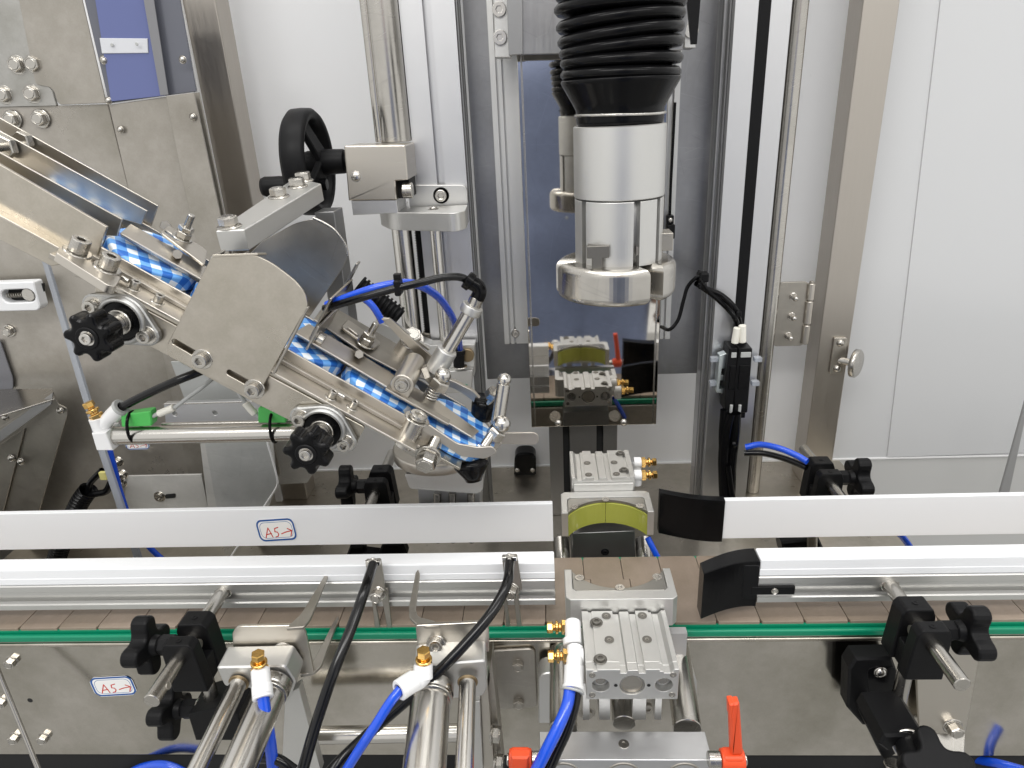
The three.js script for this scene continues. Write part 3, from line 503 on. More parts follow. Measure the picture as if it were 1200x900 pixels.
// ---------------------------------------------------------------- conveyor
{
  const t = thing('conveyor', 'slat chain conveyor with brown plastic slats, green wear strip and steel side plate', 'conveyor', V(0, -0.162, 0));
  const pitch = 0.0386, x0 = PY(17, 741, 0).x, zA = -0.052, zB = 0.0455, mats = [M.tan, M.tan2, M.tan3];
  const g = 0.0005, L = pitch - g, hw = 0.011, tong = 0.006;
  const shape = [[0.001, -zB], [L - 0.001, -zB], [L, -zB + 0.004], [L, -0.012 + 0.004], [L + tong, -0.012 + 0.004], [L + tong, 0.012 + 0.004], [L, 0.012 + 0.004], [L, -zA - 0.004], [L - 0.001, -zA], [0.001, -zA], [0, -zA - 0.004], [0, 0.0125 + 0.004], [tong, 0.0125 + 0.004], [tong, -0.0125 + 0.004], [0, -0.0125 + 0.004], [0, -zB + 0.004]];
  const geos = [0, 1, 2].map((k) => extr(shape, 0.0045, 0.0005).rotateX(-Math.PI / 2));
  for (const q of geos) q.computeBoundingBox();
  geos.forEach((q, k) => { const uv = q.attributes.uv; for (let i = 0; i < uv.count; i++) uv.setXY(i, uv.getY(i) * 0.7 + k * 0.37, uv.getX(i) + k * 0.21); });
  for (let i = -6; i < 32; i++) { const k = Math.floor(rnd() * 3), o = new THREE.Mesh(geos[k], mats[Math.floor(rnd() * 3)]); o.name = 'slat'; o.position.set(x0 + i * pitch + g / 2, -0.0045 - rr(0, 0.0003), 0).sub(t.base); o.base = t.base; o.castShadow = o.receiveShadow = true; t.add(o); }
  part(t, 'wear_strip', merge(box(-1, 1, -0.0125, -0.0052, 0.0466, 0.0515, 0.002), box(-1, 1, -0.0125, -0.003, 0.044, 0.0466)), M.green);
  part(t, 'wear_strip', box(-1, 1, -0.0125, -0.0042, -0.0585, -0.0534, 0.002), M.green);
  const yb = -0.162;
  part(t, 'side_plate', box(-1, 1, yb, -0.0128, 0.0455, 0.05, 0.0012), M.sidePlate);
  part(t, 'top_flange', box(-1, 1, -0.0165, -0.0126, 0.0502, 0.0535, 0.0014), M.sheet);
  part(t, 'side_plate', box(-1, 1, yb, -0.013, -0.0625, -0.0588, 0.001), M.sheetPale);
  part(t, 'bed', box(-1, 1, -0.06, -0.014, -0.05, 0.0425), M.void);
  const P = (x, y) => PZ(x, y, 0.0503);
  for (const [x, y] of [[14, 775], [7, 697 + 0], [3, 822], [18, 864], [52, 864]]) if (y > 745) bolt(t, 'hex', P(x, y), EZ, 0.0046, 0.0055, M.bright);
  part(t, 'plug', cyl(add(P(35, 821), 0, 0, -0.001), P(35, 821), 0.003), M.void, 'small dark hole');
  // recessed bracket plate between the second cylinder and the jaw
  const z1 = 0.0535, Q = (x, y, z = z1) => PZ(x, y, z);
  part(t, 'bracket_plate', plate([Q(577, 763), Q(627, 760), Q(630, 829), Q(583, 832), Q(580, 886), Q(573, 886)], V(0, 0, -1), 0.003, { r: [0.004, 0.008, 0.006, 0.003, 0.001, 0.001], bevel: 0.0008 }), M.dull);
  for (const [x, y] of [[607, 778], [608, 822]]) bolt(t, 'hex', Q(x, y), EZ, 0.0048, 0.0055, M.dull);
}
struct('gap_shade_rail', box(-1.2, 1.2, -0.19, -0.1625, 0.0, 0.044), M.void);  // near-black filler painting the shade in the gap below the side plate

// a slanting thin steel rod at the lower left corner
solo('tie_rod', cyl(PZ(-6, 777, 0.075), PZ(46, 904, 0.1), 0.0022), M.bright, 'thin steel rod slanting down across the lower left corner', 'rod');

// ---------------------------------------------------------------- guide rails
function guideRail(label, xa, xb, zw, front) {        // white strip facing the bottles and an aluminium channel behind it
  const t = thing('guide_rail', label, 'guide rail', V((xa + xb) / 2, 0.012, zw));
  if (!front) {
    part(t, 'white_strip', box(xa, xb, 0.0145, 0.0605, zw - 0.006, zw, 0.0008), M.hdpe);
    part(t, 'channel', upsideProfile(xa, xb, [[zw - 0.0062, 0.02], [zw - 0.0062, 0.046], [zw - 0.016, 0.046], [zw - 0.016, 0.037], [zw - 0.011, 0.037], [zw - 0.011, 0.029], [zw - 0.016, 0.029], [zw - 0.016, 0.02]]), M.alu);
  } else {
    part(t, 'white_strip', merge(box(xa, xb, 0.0155, 0.0445, zw, zw + 0.0062, 0.001), box(xa, xb, 0.0447, 0.0628, zw, zw + 0.0175, 0.0014), box(xa, xb, 0.0462, 0.0525, zw + 0.0172, zw + 0.0179, 0.0003)), M.hdpe);
    const f = zw + 0.0064;
    part(t, 'channel', upsideProfile(xa, xb, [[f, 0.0165], [f + 0.011, 0.0165], [f + 0.012, 0.0175], [f + 0.012, 0.0225], [f + 0.0105, 0.0232], [f + 0.0105, 0.0265], [f + 0.005, 0.0265], [f + 0.005, 0.0335], [f + 0.0105, 0.0335], [f + 0.0105, 0.0365], [f + 0.0115, 0.0375], [f + 0.0115, 0.0435], [f + 0.0105, 0.0445], [f, 0.0445]]), M.aluBlast);
  }
  return t;
}
function upsideProfile(xa, xb, zy) {                   // outline in (z, y) run along x
  const g = extr(zy.map(([z, y]) => [-z, y]), xb - xa, 0.0004);
  return g.rotateY(Math.PI / 2).translate(xa, 0, 0);
}
const xl = PZ(648, 610, -0.06).x, xr = PZ(848, 605, -0.06).x, fl = PZ(650, 672, 0.03).x, fr = PZ(886, 665, 0.03).x;
guideRail('long white guide rail behind the belt, left of the rear jaw', -0.9, xl, -0.06, false);
{
  const t = guideRail('white guide rail behind the belt, right of the rear jaw, with plain black end pad', xr, 0.8, -0.06, false);
  // curved black pad
  const o = []; const xa = PZ(778, 605, -0.05).x, n = 14;
  for (let i = 0; i <= n; i++) { const u = i / n; o.push([xa + (xr + 0.0 - xa) * u, 0.052 - 0.010 * (1 - u) * (1 - u) + 0.0085 + 0.0008]); }
  const zf = (u) => -0.076 + 0.0175 * Math.sin(u * Math.PI / 2);
  const out = []; for (let i = 0; i <= n; i++) { const u = i / n; out.push([xa + (xr - xa) * u, zf(u)]); } for (let i = n; i >= 0; i--) { const u = i / n; out.push([xa + (xr - xa) * u, zf(u) - 0.0085]); }
  part(t, 'end_pad', extr(out.map(([x, z]) => [x, -z]), 0.05, 0.0006).rotateX(-Math.PI / 2).translate(0, 0.0115, 0), M.rubber, 'curved black rubber end pad');
}
guideRail('white and aluminium guide rail in front of the belt, left of the front jaw', -0.9, fl, 0.0225, true);
{
  const t = guideRail('white and aluminium guide rail in front of the belt, right of the front jaw', fr, 0.8, 0.0225, true);
  const n = 14, xa = PZ(812, 680, 0.02).x, out = [];
  const zf = (u) => 0.05 - 0.02 * Math.sin(u * Math.PI / 2);
  for (let i = 0; i <= n; i++) { const u = i / n; out.push([xa + (fr - 0.0005 - xa) * u, zf(u) - 0.009]); } for (let i = n; i >= 0; i--) { const u = i / n; out.push([xa + (fr - 0.0005 - xa) * u, zf(u) + 0.0065 + 0.004 * u]); }
  part(t, 'end_pad', extr(out.map(([x, z]) => [x, -z]), 0.049, 0.0008).rotateX(-Math.PI / 2).translate(0, 0.0125, 0), M.rubber, 'curved black rubber end pad');
  part(t, 'pad_lug', box(fr - 0.014, fr - 0.0007, 0.022, 0.058, 0.033, 0.0415, 0.001), M.black);
  const p0 = PZ(884, 691, 0.0405), p1 = PZ(931, 691, 0.0405);
  const tg = part(t, 'pad_tongue', box(fr - 0.006, p1.x, p1.y - 0.0042, p1.y + 0.0042, 0.0375, 0.042, 0.0006), M.black);
  bolt(t, 'socket', V(PZ(908, 691, 0.042).x, p1.y, 0.0421), EZ, 0.0022, 0.001, M.chrome);
}

// ---------------------------------------------------------------- stickers with the hand-written marks
function stickerTex() {
  const c = document.createElement('canvas'); c.width = 512; c.height = 288; const g = c.getContext('2d');
  g.fillStyle = '#f2f1ee'; g.fillRect(0, 0, 512, 288);
  const oct = (m) => { g.beginPath(); const k = 62; g.moveTo(m + k, m); g.lineTo(512 - m - k, m); g.quadraticCurveTo(512 - m - 8, m + 8, 512 - m, m + k); g.lineTo(512 - m, 288 - m - k); g.quadraticCurveTo(512 - m - 8, 288 - m - 8, 512 - m - k, 288 - m); g.lineTo(m + k, 288 - m); g.quadraticCurveTo(m + 8, 288 - m - 8, m, 288 - m - k); g.lineTo(m, m + k); g.quadraticCurveTo(m + 8, m + 8, m + k, m); g.closePath(); g.stroke(); };
  g.lineJoin = 'round'; g.lineCap = 'round'; g.strokeStyle = '#15539c'; g.lineWidth = 22; oct(16); g.lineWidth = 5; oct(44);
  g.strokeStyle = '#c4301f'; g.lineWidth = 13;
  const s = (pts) => { g.beginPath(); pts.forEach(([x, y], i) => i ? g.lineTo(x, y) : g.moveTo(x, y)); g.stroke(); };
  s([[92, 236], [122, 170], [150, 112], [166, 160], [186, 232]]); s([[108, 196], [140, 190], [178, 184]]);
  s([[284, 112], [238, 124], [230, 164], [262, 172], [272, 198], [256, 226], [226, 232]]);
  s([[312, 196], [370, 178], [452, 164]]); s([[404, 134], [456, 162], [446, 190], [428, 230]]);
  const t = new THREE.CanvasTexture(c); t.colorSpace = THREE.SRGBColorSpace; return t;
}
const stickM = mat({ map: stickerTex(), roughness: 0.5 }), stickW = mat({ color: C3(0.8, 0.8, 0.78), roughness: 0.5 });
function sticker(corners, n, label, name = 'sticker') {  // corners: top-left, top-right, bottom-right, bottom-left on the surface
  const c = corners.reduce((a, p) => a.add(p), V(0, 0, 0)).multiplyScalar(0.25), w = corners[1].clone().sub(corners[0]).length(), h = corners[3].clone().sub(corners[0]).length();
  const k = 62 / 512 * w, o = [[-w / 2 + k, h / 2], [w / 2 - k, h / 2], [w / 2, h / 2 - k], [w / 2, -h / 2 + k], [w / 2 - k, -h / 2], [-w / 2 + k, -h / 2], [-w / 2, -h / 2 + k], [-w / 2, h / 2 - k]];
  const g = new THREE.ExtrudeGeometry(path2(o, k * 0.3), { depth: 0.0003, bevelEnabled: false }); const p = g.attributes.position, uv = g.attributes.uv;
  for (let i = 0; i < p.count; i++) uv.setXY(i, p.getX(i) / w + 0.5, p.getY(i) / h + 0.5);
  const u = corners[1].clone().sub(corners[0]).normalize(), m = frame(u, n); g.clearGroups(); g.applyMatrix4(m).translate(c.x + n.x * 0.0005, c.y + n.y * 0.0005, c.z + n.z * 0.0005);
  return solo(name, g, stickM, label, 'sticker', undefined);
}
sticker([PZ(301, 609, -0.06), PZ(346, 606, -0.06), PZ(347, 632, -0.06), PZ(303, 635, -0.06)], EZ, 'blue bordered sticker with red handwriting on the rear white rail');
sticker([PZ(107, 794, 0.05), PZ(157, 791, 0.05), PZ(159, 813, 0.05), PZ(110, 816, 0.05)], EZ, 'blue bordered sticker with red handwriting on the steel side plate');

// ---------------------------------------------------------------- rail clamps (built once, knob on the left, then cloned)
function starKnob(R, th, lobes, depth) {               // outline along +z
  const o = []; const n = lobes * 16; for (let i = 0; i < n; i++) { const a = i / n * 2 * Math.PI, c = Math.cos(lobes * a), r = R * (1 - depth + depth * Math.sign(c) * Math.abs(c) ** 0.6); o.push([r * Math.cos(a), r * Math.sin(a)]); }
  const s = new THREE.Shape(o.map(([x, y]) => new THREE.Vector2(x, y))), b = th * 0.16;
  const g = new THREE.ExtrudeGeometry(s, { depth: th - 2 * b, bevelEnabled: true, bevelSize: b, bevelThickness: b, bevelOffset: -b, bevelSegments: 4 }); g.translate(0, 0, b); return uvm(g);
}
const ORI = V(0, 0, 0);
function clampParts(t, side, y0 = 0) {                 // side -1: knob to the left; local origin on the rod axis at the front lug
  const lug = (z0, z1) => { const o = side < 0 ? [[-0.0135, 0.006], [-0.0105, 0.0135], [0.010, 0.0135], [0.0135, 0.009], [0.0165, -0.036], [-0.0135, -0.036]] : [[0.0135, 0.006], [0.0105, 0.0135], [-0.010, 0.0135], [-0.0135, 0.009], [-0.0165, -0.036], [0.0135, -0.036]].reverse(); return extr(o, z1 - z0, 0.0012, [], 0.0015).translate(0, 0, z0); };
  part(t, 'front_lug', lug(-0.012, 0), M.black); part(t, 'rear_lug', lug(-0.042, -0.024), M.black);
  part(t, 'bridge', box(-0.013, 0.0145, -0.036, -0.013, -0.0245, -0.0115, 0.001), M.black);
  for (const z of [-0.006, -0.033]) bolt(t, 'countersunk', V(-0.0 * side, 0.0136, z), EY, 0.0025, 0.0004, M.black, 'lug_mark');
  const s = side, kx = s * 0.0335;
  part(t, 'knob_stem', merge(nut(V(s * 0.012, -0.002, -0.018), V(s * 0.026, -0.002, -0.018), 0.0085, 0.2), cyl(V(s * 0.026, -0.002, -0.018), V(s * 0.034, -0.002, -0.018), 0.0075, 0.0095)), M.black);
  const kg = starKnob(0.0262, 0.0145, 4, 0.24); kg.rotateZ(0.2); kg.rotateY(s > 0 ? Math.PI / 2 : -Math.PI / 2);
  kg.translate(s * 0.031, -0.002, -0.018); part(t, 'knob', kg, M.black);
  part(t, 'clamp_bolt', cyl(V(s * -0.009, -0.002, -0.018), V(s * 0.011, -0.002, -0.018), 0.0045), M.dull);
}
const CL = 'clamps holding the guide rails';
function railClamp(label, side, a, b, zLug, lower) {   // rod from a to b along z
  const o = V(a.x, a.y, zLug), t = thing('rail_clamp', label, 'clamp', o, CL); t.base = ORI;
  clampParts(t, side); t.base = o.clone();
  const zd = a.z - b.z; const d = 0.00615;
  part(t, 'rod', cyl(V(a.x, a.y, Math.min(a.z, b.z)), V(a.x, a.y, Math.max(a.z, b.z)), d), M.bright);
  const fz = a.z > b.z ? 1 : -1;
  part(t, 'rod_collar', cyl(V(a.x, a.y, a.z), V(a.x, a.y, a.z + 0.004 * Math.sign(b.z - a.z)), d * 1.28), M.bright);
  part(t, 'post_rod', cyl(V(a.x + 0.005 * -side * -1 * -1, a.y - 0.085, zLug - 0.019), V(a.x + 0.005 * side * -1, a.y - 0.0362, zLug - 0.019), d), M.bright);
  return t;
}
{
  const a = PZ(263, 691, 0.036), e = PY(191, 822, a.y);
  const zl = PZ(222, 765, 0.1), o = PY(221, 770, a.y);
  const t = railClamp('black rail clamp with a four-lobed knob at front left', -1, a, V(a.x, a.y, e.z), o.z + 0.002);
  // cross pin at the rod end
  part(t, 'pin_hole', cyl(V(a.x + 0.0058, a.y + 0.001, e.z - 0.014), V(a.x + 0.0066, a.y + 0.0012, e.z - 0.014), 0.003), M.dull);
  // lower clamp with second knob
  const c = V(a.x + 0.004, a.y - 0.074, o.z - 0.016), l = thing('post_clamp', 'black clamp with a second knob below the front left rail clamp', 'clamp', c);
  part(l, 'body', extr([[-0.014, -0.018], [0.03, -0.018], [0.03, 0.012], [0.012, 0.02], [-0.014, 0.012]], 0.034, 0.0012).translate(c.x, c.y - 0.004, c.z - 0.02), M.black);
  part(l, 'knob_stem', merge(nut(V(c.x - 0.013, c.y, c.z), V(c.x - 0.027, c.y, c.z), 0.0085), cyl(V(c.x - 0.027, c.y, c.z), V(c.x - 0.035, c.y, c.z), 0.0075, 0.0095)), M.black);
  const kg = starKnob(0.0262, 0.0145, 4, 0.24); kg.rotateZ(0.5); kg.rotateY(-Math.PI / 2); kg.translate(c.x - 0.032, c.y, c.z); part(l, 'knob', kg, M.black);
  part(l, 'washer', cyl(V(c.x - 0.0135, c.y, c.z), V(c.x - 0.012, c.y, c.z), 0.0095), M.chrome);
}
{
  const a = PZ(1041, 683, 0.036), e = PY(1120, 803, a.y), o = PY(1083, 754, a.y);
  const t = railClamp('black rail clamp with a four-lobed knob at front right', 1, a, V(a.x, a.y, e.z), o.z + 0.002);
  const zl = o.z;
  // big chamfered body behind it, lower block and lower knob
  const l = thing('post_clamp', 'large black angled clamp body below the front right rail clamp', 'clamp', PZ(1050, 880, 0.1));
  const zf = 0.076, P = (x, y, z = zf) => PZ(x, y, z);
  part(l, 'body', plate([P(1003, 772), P(1046, 771), P(1056, 800), P(1048, 850), P(1012, 851), P(993, 830), P(995, 784)], V(0, 0, -1), 0.018, { bevel: 0.002, u: EX }), M.black);
  part(l, 'recess', plate([P(1016, 782), P(1050, 781), P(1051, 812), P(1018, 813)].map((p) => add(p, 0, 0, 0.0005)), V(0, 0, -1), 0.004, { r: 0.006, u: EX }), M.rubber);
  bolt(l, 'dome', P(1032, 788, zf + 0.001), EZ, 0.0045, 0.003, M.chrome);
  part(l, 'lower_block', plate([P(1037, 862, 0.135), P(1081, 861, 0.135), P(1087, 867, 0.135), P(1082, 880, 0.135), P(1040, 881, 0.135), P(1030, 873, 0.135)], V(0, 0, -1), 0.045, { bevel: 0.002, u: EX }), M.black);
  part(l, 'arm', plate([P(1015, 849, 0.1), P(1032, 838, 0.1), P(1050, 884, 0.1), P(1036, 892, 0.1)], V(0, 0, -1), 0.02, { bevel: 0.001 }), M.black);
  const kc = P(1068, 884, 0.14); part(l, 'knob_stem', cyl(P(1064, 871, 0.132), P(1074, 897, 0.158), 0.0105), M.black);
  part(l, 'washer', cyl(P(1064.5, 871.5, 0.1345), P(1065.5, 873.5, 0.1368), 0.0124), M.chrome);
  const kg = starKnob(0.0262, 0.0145, 4, 0.24); kg.rotateX(-1.2); kg.translate(P(1092, 900, 0.16).x, P(1092, 900, 0.16).y, 0.16); part(l, 'knob', kg, M.black);
  part(l, 'post_rod', cyl(P(1046, 930, 0.11), P(1045, 894, 0.11), 0.0062), M.bright);
  const b = thing('mounting_plate', 'flat steel mounting plate with one hex bolt beside the front right clamp', 'plate', PZ(1100, 890, 0.06));
  part(b, 'plate', plate([P(1072, 745, 0.062), P(1152, 745, 0.062), P(1131, 859, 0.062), P(1078, 859, 0.062)], V(0, 0, -1), 0.004), M.steel);
  part(b, 'foot', plate([P(1080, 860, 0.062), P(1131, 860, 0.062), P(1133, 930, 0.1), P(1086, 930, 0.1)], V(0, -0.7, -0.7), 0.004), M.bright);
  bolt(b, 'hex', P(1117, 852, 0.063), EZ, 0.0058, 0.008);
}
{
  const b = PY(458, 531, 0.035), a = V(PZ(430, 612, -0.07).x, 0.035, -0.077);
  const p = PY(441, 575, 0.035);
  railClamp('black rail clamp standing behind the rear rail under the chute outlet', -1, V(p.x, 0.035, -0.0765), V(p.x, 0.035, b.z), p.z + 0.004);
}
{
  const b = PY(948, 526, 0.035), p = PY(972, 566, 0.035);
  railClamp('black rail clamp standing behind the rear rail at the right, beside the blue hose', 1, V(p.x, 0.035, -0.0765), V(p.x, 0.035, b.z), p.z + 0.004);
}
{ // rear feet of those clamps, glimpsed between the rails
  const l = thing('clamp_foot', 'black clamp foot glimpsed between the two left rails', 'clamp foot', PZ(440, 652, -0.1));
  const P = (x, y) => PZ(x, y, -0.1);
  part(l, 'knob', plate([P(404, 656), P(410, 640), P(426, 640), P(427, 648), P(443, 650), P(448, 638), P(472, 637), P(477, 650), P(474, 662), P(404, 664)], V(0, 0, -1), 0.015, { bevel: 0.002, u: EX }), M.black);
  const r = thing('clamp_foot', 'black clamp foot with short rod glimpsed between the two right rails', 'clamp foot', PZ(940, 648, -0.1));
  part(r, 'block', plate([P(916, 636), P(960, 631), P(971, 655), P(920, 657)], V(0, 0, -1), 0.03, { bevel: 0.002, u: EX }), M.black);
  part(r, 'rod', cyl(PZ(951, 645, -0.095), PZ(951, 620, -0.095), 0.006), M.bright);
}

// ---------------------------------------------------------------- the two clamping jaws
const JX = 0.0555, JT = 0.05, JB = 0.0215;
function jawUnit(t, s, padded) {                       // s = +1 front jaw (opens towards -z), built about x = JX; local outline (x, depth from the open side)
  const W = 0.047, D = 0.041, z0 = s > 0 ? 0.033 : -0.0585, zz = (d) => z0 + s * d;
  const up = (o, y0, y1, holes) => { const g = extr(o.map(([x, d]) => [x, d]), y1 - y0, 0.0006, holes || []); g.rotateX(s > 0 ? Math.PI / 2 : -Math.PI / 2); return g.translate(JX, s > 0 ? y1 : y0, z0); };
  const rim = [[-W, 0], [-W + 0.0065, 0], [-W + 0.0065, 0.026], [-W + 0.0095, 0.0295], [W - 0.0095, 0.0295], [W - 0.0065, 0.026], [W - 0.0065, 0], [W, 0], [W, D - 0.004], [W - 0.004, D], [-W + 0.004, D], [-W, D - 0.004]];
  part(t, 'jaw_frame', up(rim, JB, JT), M.aluBlast);
  const arc = (R, inset, y) => { const o = []; const half = W - 0.0068 - inset, dep = 0.024, Rr = (half * half + dep * dep) / (2 * dep), c = dep - Rr, a = Math.asin(half / Rr); for (let i = 0; i <= 24; i++) { const q = -a + 2 * a * i / 24; o.push([Rr * Math.sin(q), c + Rr * Math.cos(q)]); } return o; };
  const top = arc(0, 0); const ins = [...top.map(([x, d]) => [x, d + 0.0015]), [W - 0.0068, 0.0258], [W - 0.0098, 0.0292], [-W + 0.0098, 0.0292], [-W + 0.0068, 0.0258]];
  part(t, 'inset_plate', up(ins, JT - 0.0045, JT - 0.0006), M.inset);
  for (const [x, d] of [[-W + 0.013, 0.0115], [0, 0.0255], [W - 0.013, 0.0115]]) bolt(t, 'countersunk', V(JX + x, JT - 0.0006, zz(d)), EY, 0.0042, 0.0008, M.bright);
  const pad = [...top, ...top.slice().reverse().map(([x, d]) => [x * 1.0, d + 0.0065])].map(([x, d]) => [Math.max(-W + 0.0067, Math.min(W - 0.0067, x)), d]);
  for (const h of [0, 1]) { const half = (h ? top.slice(12) : top.slice(0, 13)); const q = [...half.map(([x, d]) => [x + (h ? 0.0002 : -0.0002), d]), ...half.slice().reverse().map(([x, d]) => [x, d + 0.0065])]; part(t, 'grip_pad', up(q, JB - 0.0005, JT - 0.0046), M.pad, 'translucent yellow green rubber pad'); }
}
{
  const t = thing('front_jaw', 'front clamping jaw, a silver block with curved notch on the viewer side of the belt', 'clamping jaw', V(JX, JB, 0.06)); jawUnit(t, 1, true);
  const r = thing('rear_jaw', 'rear clamping jaw with yellow green curved pad behind the belt', 'clamping jaw', V(JX, JB, -0.08)); jawUnit(r, -1, true);
}
function airCylinder(label, xc, W, yTop, H, z0, z1, faceAt, group) {
  const t = thing('air_cylinder', label, 'air cylinder', V(xc, yTop - H, (z0 + z1) / 2));
  const w = W / 2, g = 0.0035; let o = [[-w, -H], [w, -H], [w, 0], [w - 0.0035, 0], [w - 0.0065, -g], [w - 0.011, -g], [w - 0.0118, -0.0018], [w - 0.0145, -0.0018], [w - 0.0145, 0], [0.0098, 0], [0.0098, -g], [0.005, -g], [0.004, -0.0008], [-0.0035, -0.0008], [-0.0045, -g], [-0.0092, -g], [-0.0092, 0], [-w + 0.0082, 0], [-w + 0.0082, -0.0014], [-w + 0.0052, -0.0014], [-w + 0.0052, 0], [-w, 0]]; if (faceAt < 0) { o = o.map(([x, y]) => [-x, y]).reverse(); }
  const L = z1 - z0, yc = -H * 0.52, holes = [[-0.024, 0.0068], [0, 0.0098], [0.024, 0.0068]];
  const b = extr(o, L - 0.008, 0.0004).translate(xc, yTop, faceAt > 0 ? z0 : z0 + 0.008);
  const cap = extr(o, 0.008, 0.0004, holes.map(([x, r]) => disc2(x, yc, r, 28).reverse())).translate(xc, yTop, faceAt > 0 ? z1 - 0.008 : z0);
  part(t, 'body', b, M.aluBlast); part(t, 'end_face', cap, M.aluBlast);
  const zf = faceAt > 0 ? z1 : z0, dn = faceAt > 0 ? 1 : -1;
  for (const [x, r] of holes) part(t, x ? 'bore' : 'bore_cover', cyl(V(xc + x, yTop + yc, zf - dn * 0.0075), V(xc + x, yTop + yc, zf - dn * (x ? 0.006 : 0.0022)), r * 0.985), x ? M.aluDark : M.dull);
  part(t, 'retaining_ring', pipe(V(xc, yTop + yc, zf - dn * 0.0022), V(xc, yTop + yc, zf - dn * 0.001), 0.0097, 0.0082), M.chrome);
  for (const x of [-0.024, 0.024]) part(t, 'rod_end', cyl(V(xc + x, yTop + yc + 0.001, zf - dn * 0.006), V(xc + x, yTop + yc + 0.001, zf - dn * 0.003), 0.0035), M.bright);
  for (const [x, y] of [[-w + 0.0045, -0.005], [w - 0.0045, -0.005], [-w + 0.0045, -H + 0.0045], [w - 0.0045, -H + 0.0045]]) bolt(t, 'countersunk', V(xc + x, yTop + y, zf), V(0, 0, dn), 0.0026, 0.0005, M.bright);
  for (const x of [-0.0125, 0.0125]) bolt(t, 'countersunk', V(xc + x, yTop + yc, zf), V(0, 0, dn), 0.0014, 0.0003, M.void, 'pin_hole');
  for (const [x, u] of [[-0.0147, 0.1], [-0.0147, 0.52], [0.0152, 0.1], [0.0152, 0.52]].map(([x, u]) => [x * faceAt, u])) { const bz = faceAt > 0 ? z0 + u * L : z1 - u * L; bolt(t, 'countersunk', V(xc + x, yTop + 0.00005, bz), EY, 0.0038, 0.0007, M.key, 'dark_recess_disc'); bolt(t, 'socket', V(xc + x, yTop - 0.002, bz), EY, 0.0022, 0.0026, M.dull); }  // dark discs imitate the shade inside the screw recesses
  for (const u of [0.22, 0.84]) { const bz = faceAt > 0 ? z0 + u * L : z1 - u * L, sx = faceAt > 0 ? -1 : 1; bolt(t, 'socket', V(xc + sx * 0.0235, yTop + 0.0006, bz), EY, 0.0036, 0.0022, M.key, 'port_plug'); }
  return t;
}
const acT = PZ(730, 716, 0.076).y;
const ac = airCylinder('front compact air cylinder with grooved silver body behind the front jaw, facing the viewer', (PY(687, 785, acT).x + PY(796, 784, acT).x) / 2, PY(796, 784, acT).x - PY(687, 785, acT).x, acT, 0.0295, 0.0755, PY(740, 785, acT).z, 1);
{ // rear air cylinder
  const yT = PZ(700, 561, -0.1015).y, zb = PY(700, 528, yT).z, xa = PY(670, 561.5, yT).x, xb = PY(744.5, 560.5, yT).x;
  const t = airCylinder('rear compact air cylinder with grooved silver body behind the green padded jaw', (xa + xb) / 2, xb - xa, yT, 0.0295, zb, -0.104, -1);
  part(t, 'tool_plate', box(xa + 0.002, xb - 0.002, 0.03, yT - 0.006, -0.1035, -0.1, 0.0005), M.aluBlast);
  // fittings at its right side
  for (const py of [[542], [557]]) {
    const p = PY(742, py[0], yT - 0.011), q = V(p.x + 0.0005, p.y, p.z);
    part(t, 'white_fitting', merge(cyl(q, add(q, 0.0085, 0, 0), 0.0062), cyl(add(q, 0.004, -0.012, 0), add(q, 0.004, 0, 0), 0.005)), M.fitting);
    brassSpeed(t, add(q, 0.0087, 0, 0), EX);
  }
  // support under the jaw
  const s = thing('jaw_support', 'dark grey support block with two shafts under the rear jaw', 'support', V(JX, -0.02, -0.1));
  part(s, 'block', plate([PZ(671, 625, -0.085), PZ(744, 622, -0.085), PZ(745, 660, -0.085), PZ(670, 660, -0.085)], V(0, 0, -1), 0.04), M.aluDark);
  for (const x of [657, 754]) part(s, 'shaft', cyl(PZ(x, 632, -0.1), PZ(x + 2, 665, -0.07), 0.009), M.bright);
  bolt(s, 'socket', PZ(709, 647, -0.0845), EZ, 0.003, 0.002, M.black);
  solo('blue_hose', tube([PZ(759, 630, -0.075), PZ(765, 642, -0.07), PZ(774, 660, -0.065), PZ(782, 676, -0.062)], 0.0034, 20, 10), M.blue, 'short blue hose glimpsed right of the rear jaw above the belt', 'hose');
}
function brassSpeed(t, p, d, k = 1) {                  // knurled brass flow screw along d
  part(t, 'brass_screw', merge(nut(p, along(p, d, 0.005 * k), 0.0058 * k), cyl(along(p, d, 0.005 * k), along(p, d, 0.0075 * k), 0.0036 * k), cyl(along(p, d, 0.0075 * k), along(p, d, 0.01 * k), 0.0055 * k), cyl(along(p, d, 0.01 * k), along(p, d, 0.012 * k), 0.003 * k), nut(along(p, d, 0.012 * k), along(p, d, 0.017 * k), 0.0046 * k, 0.3)), M.brass);
}
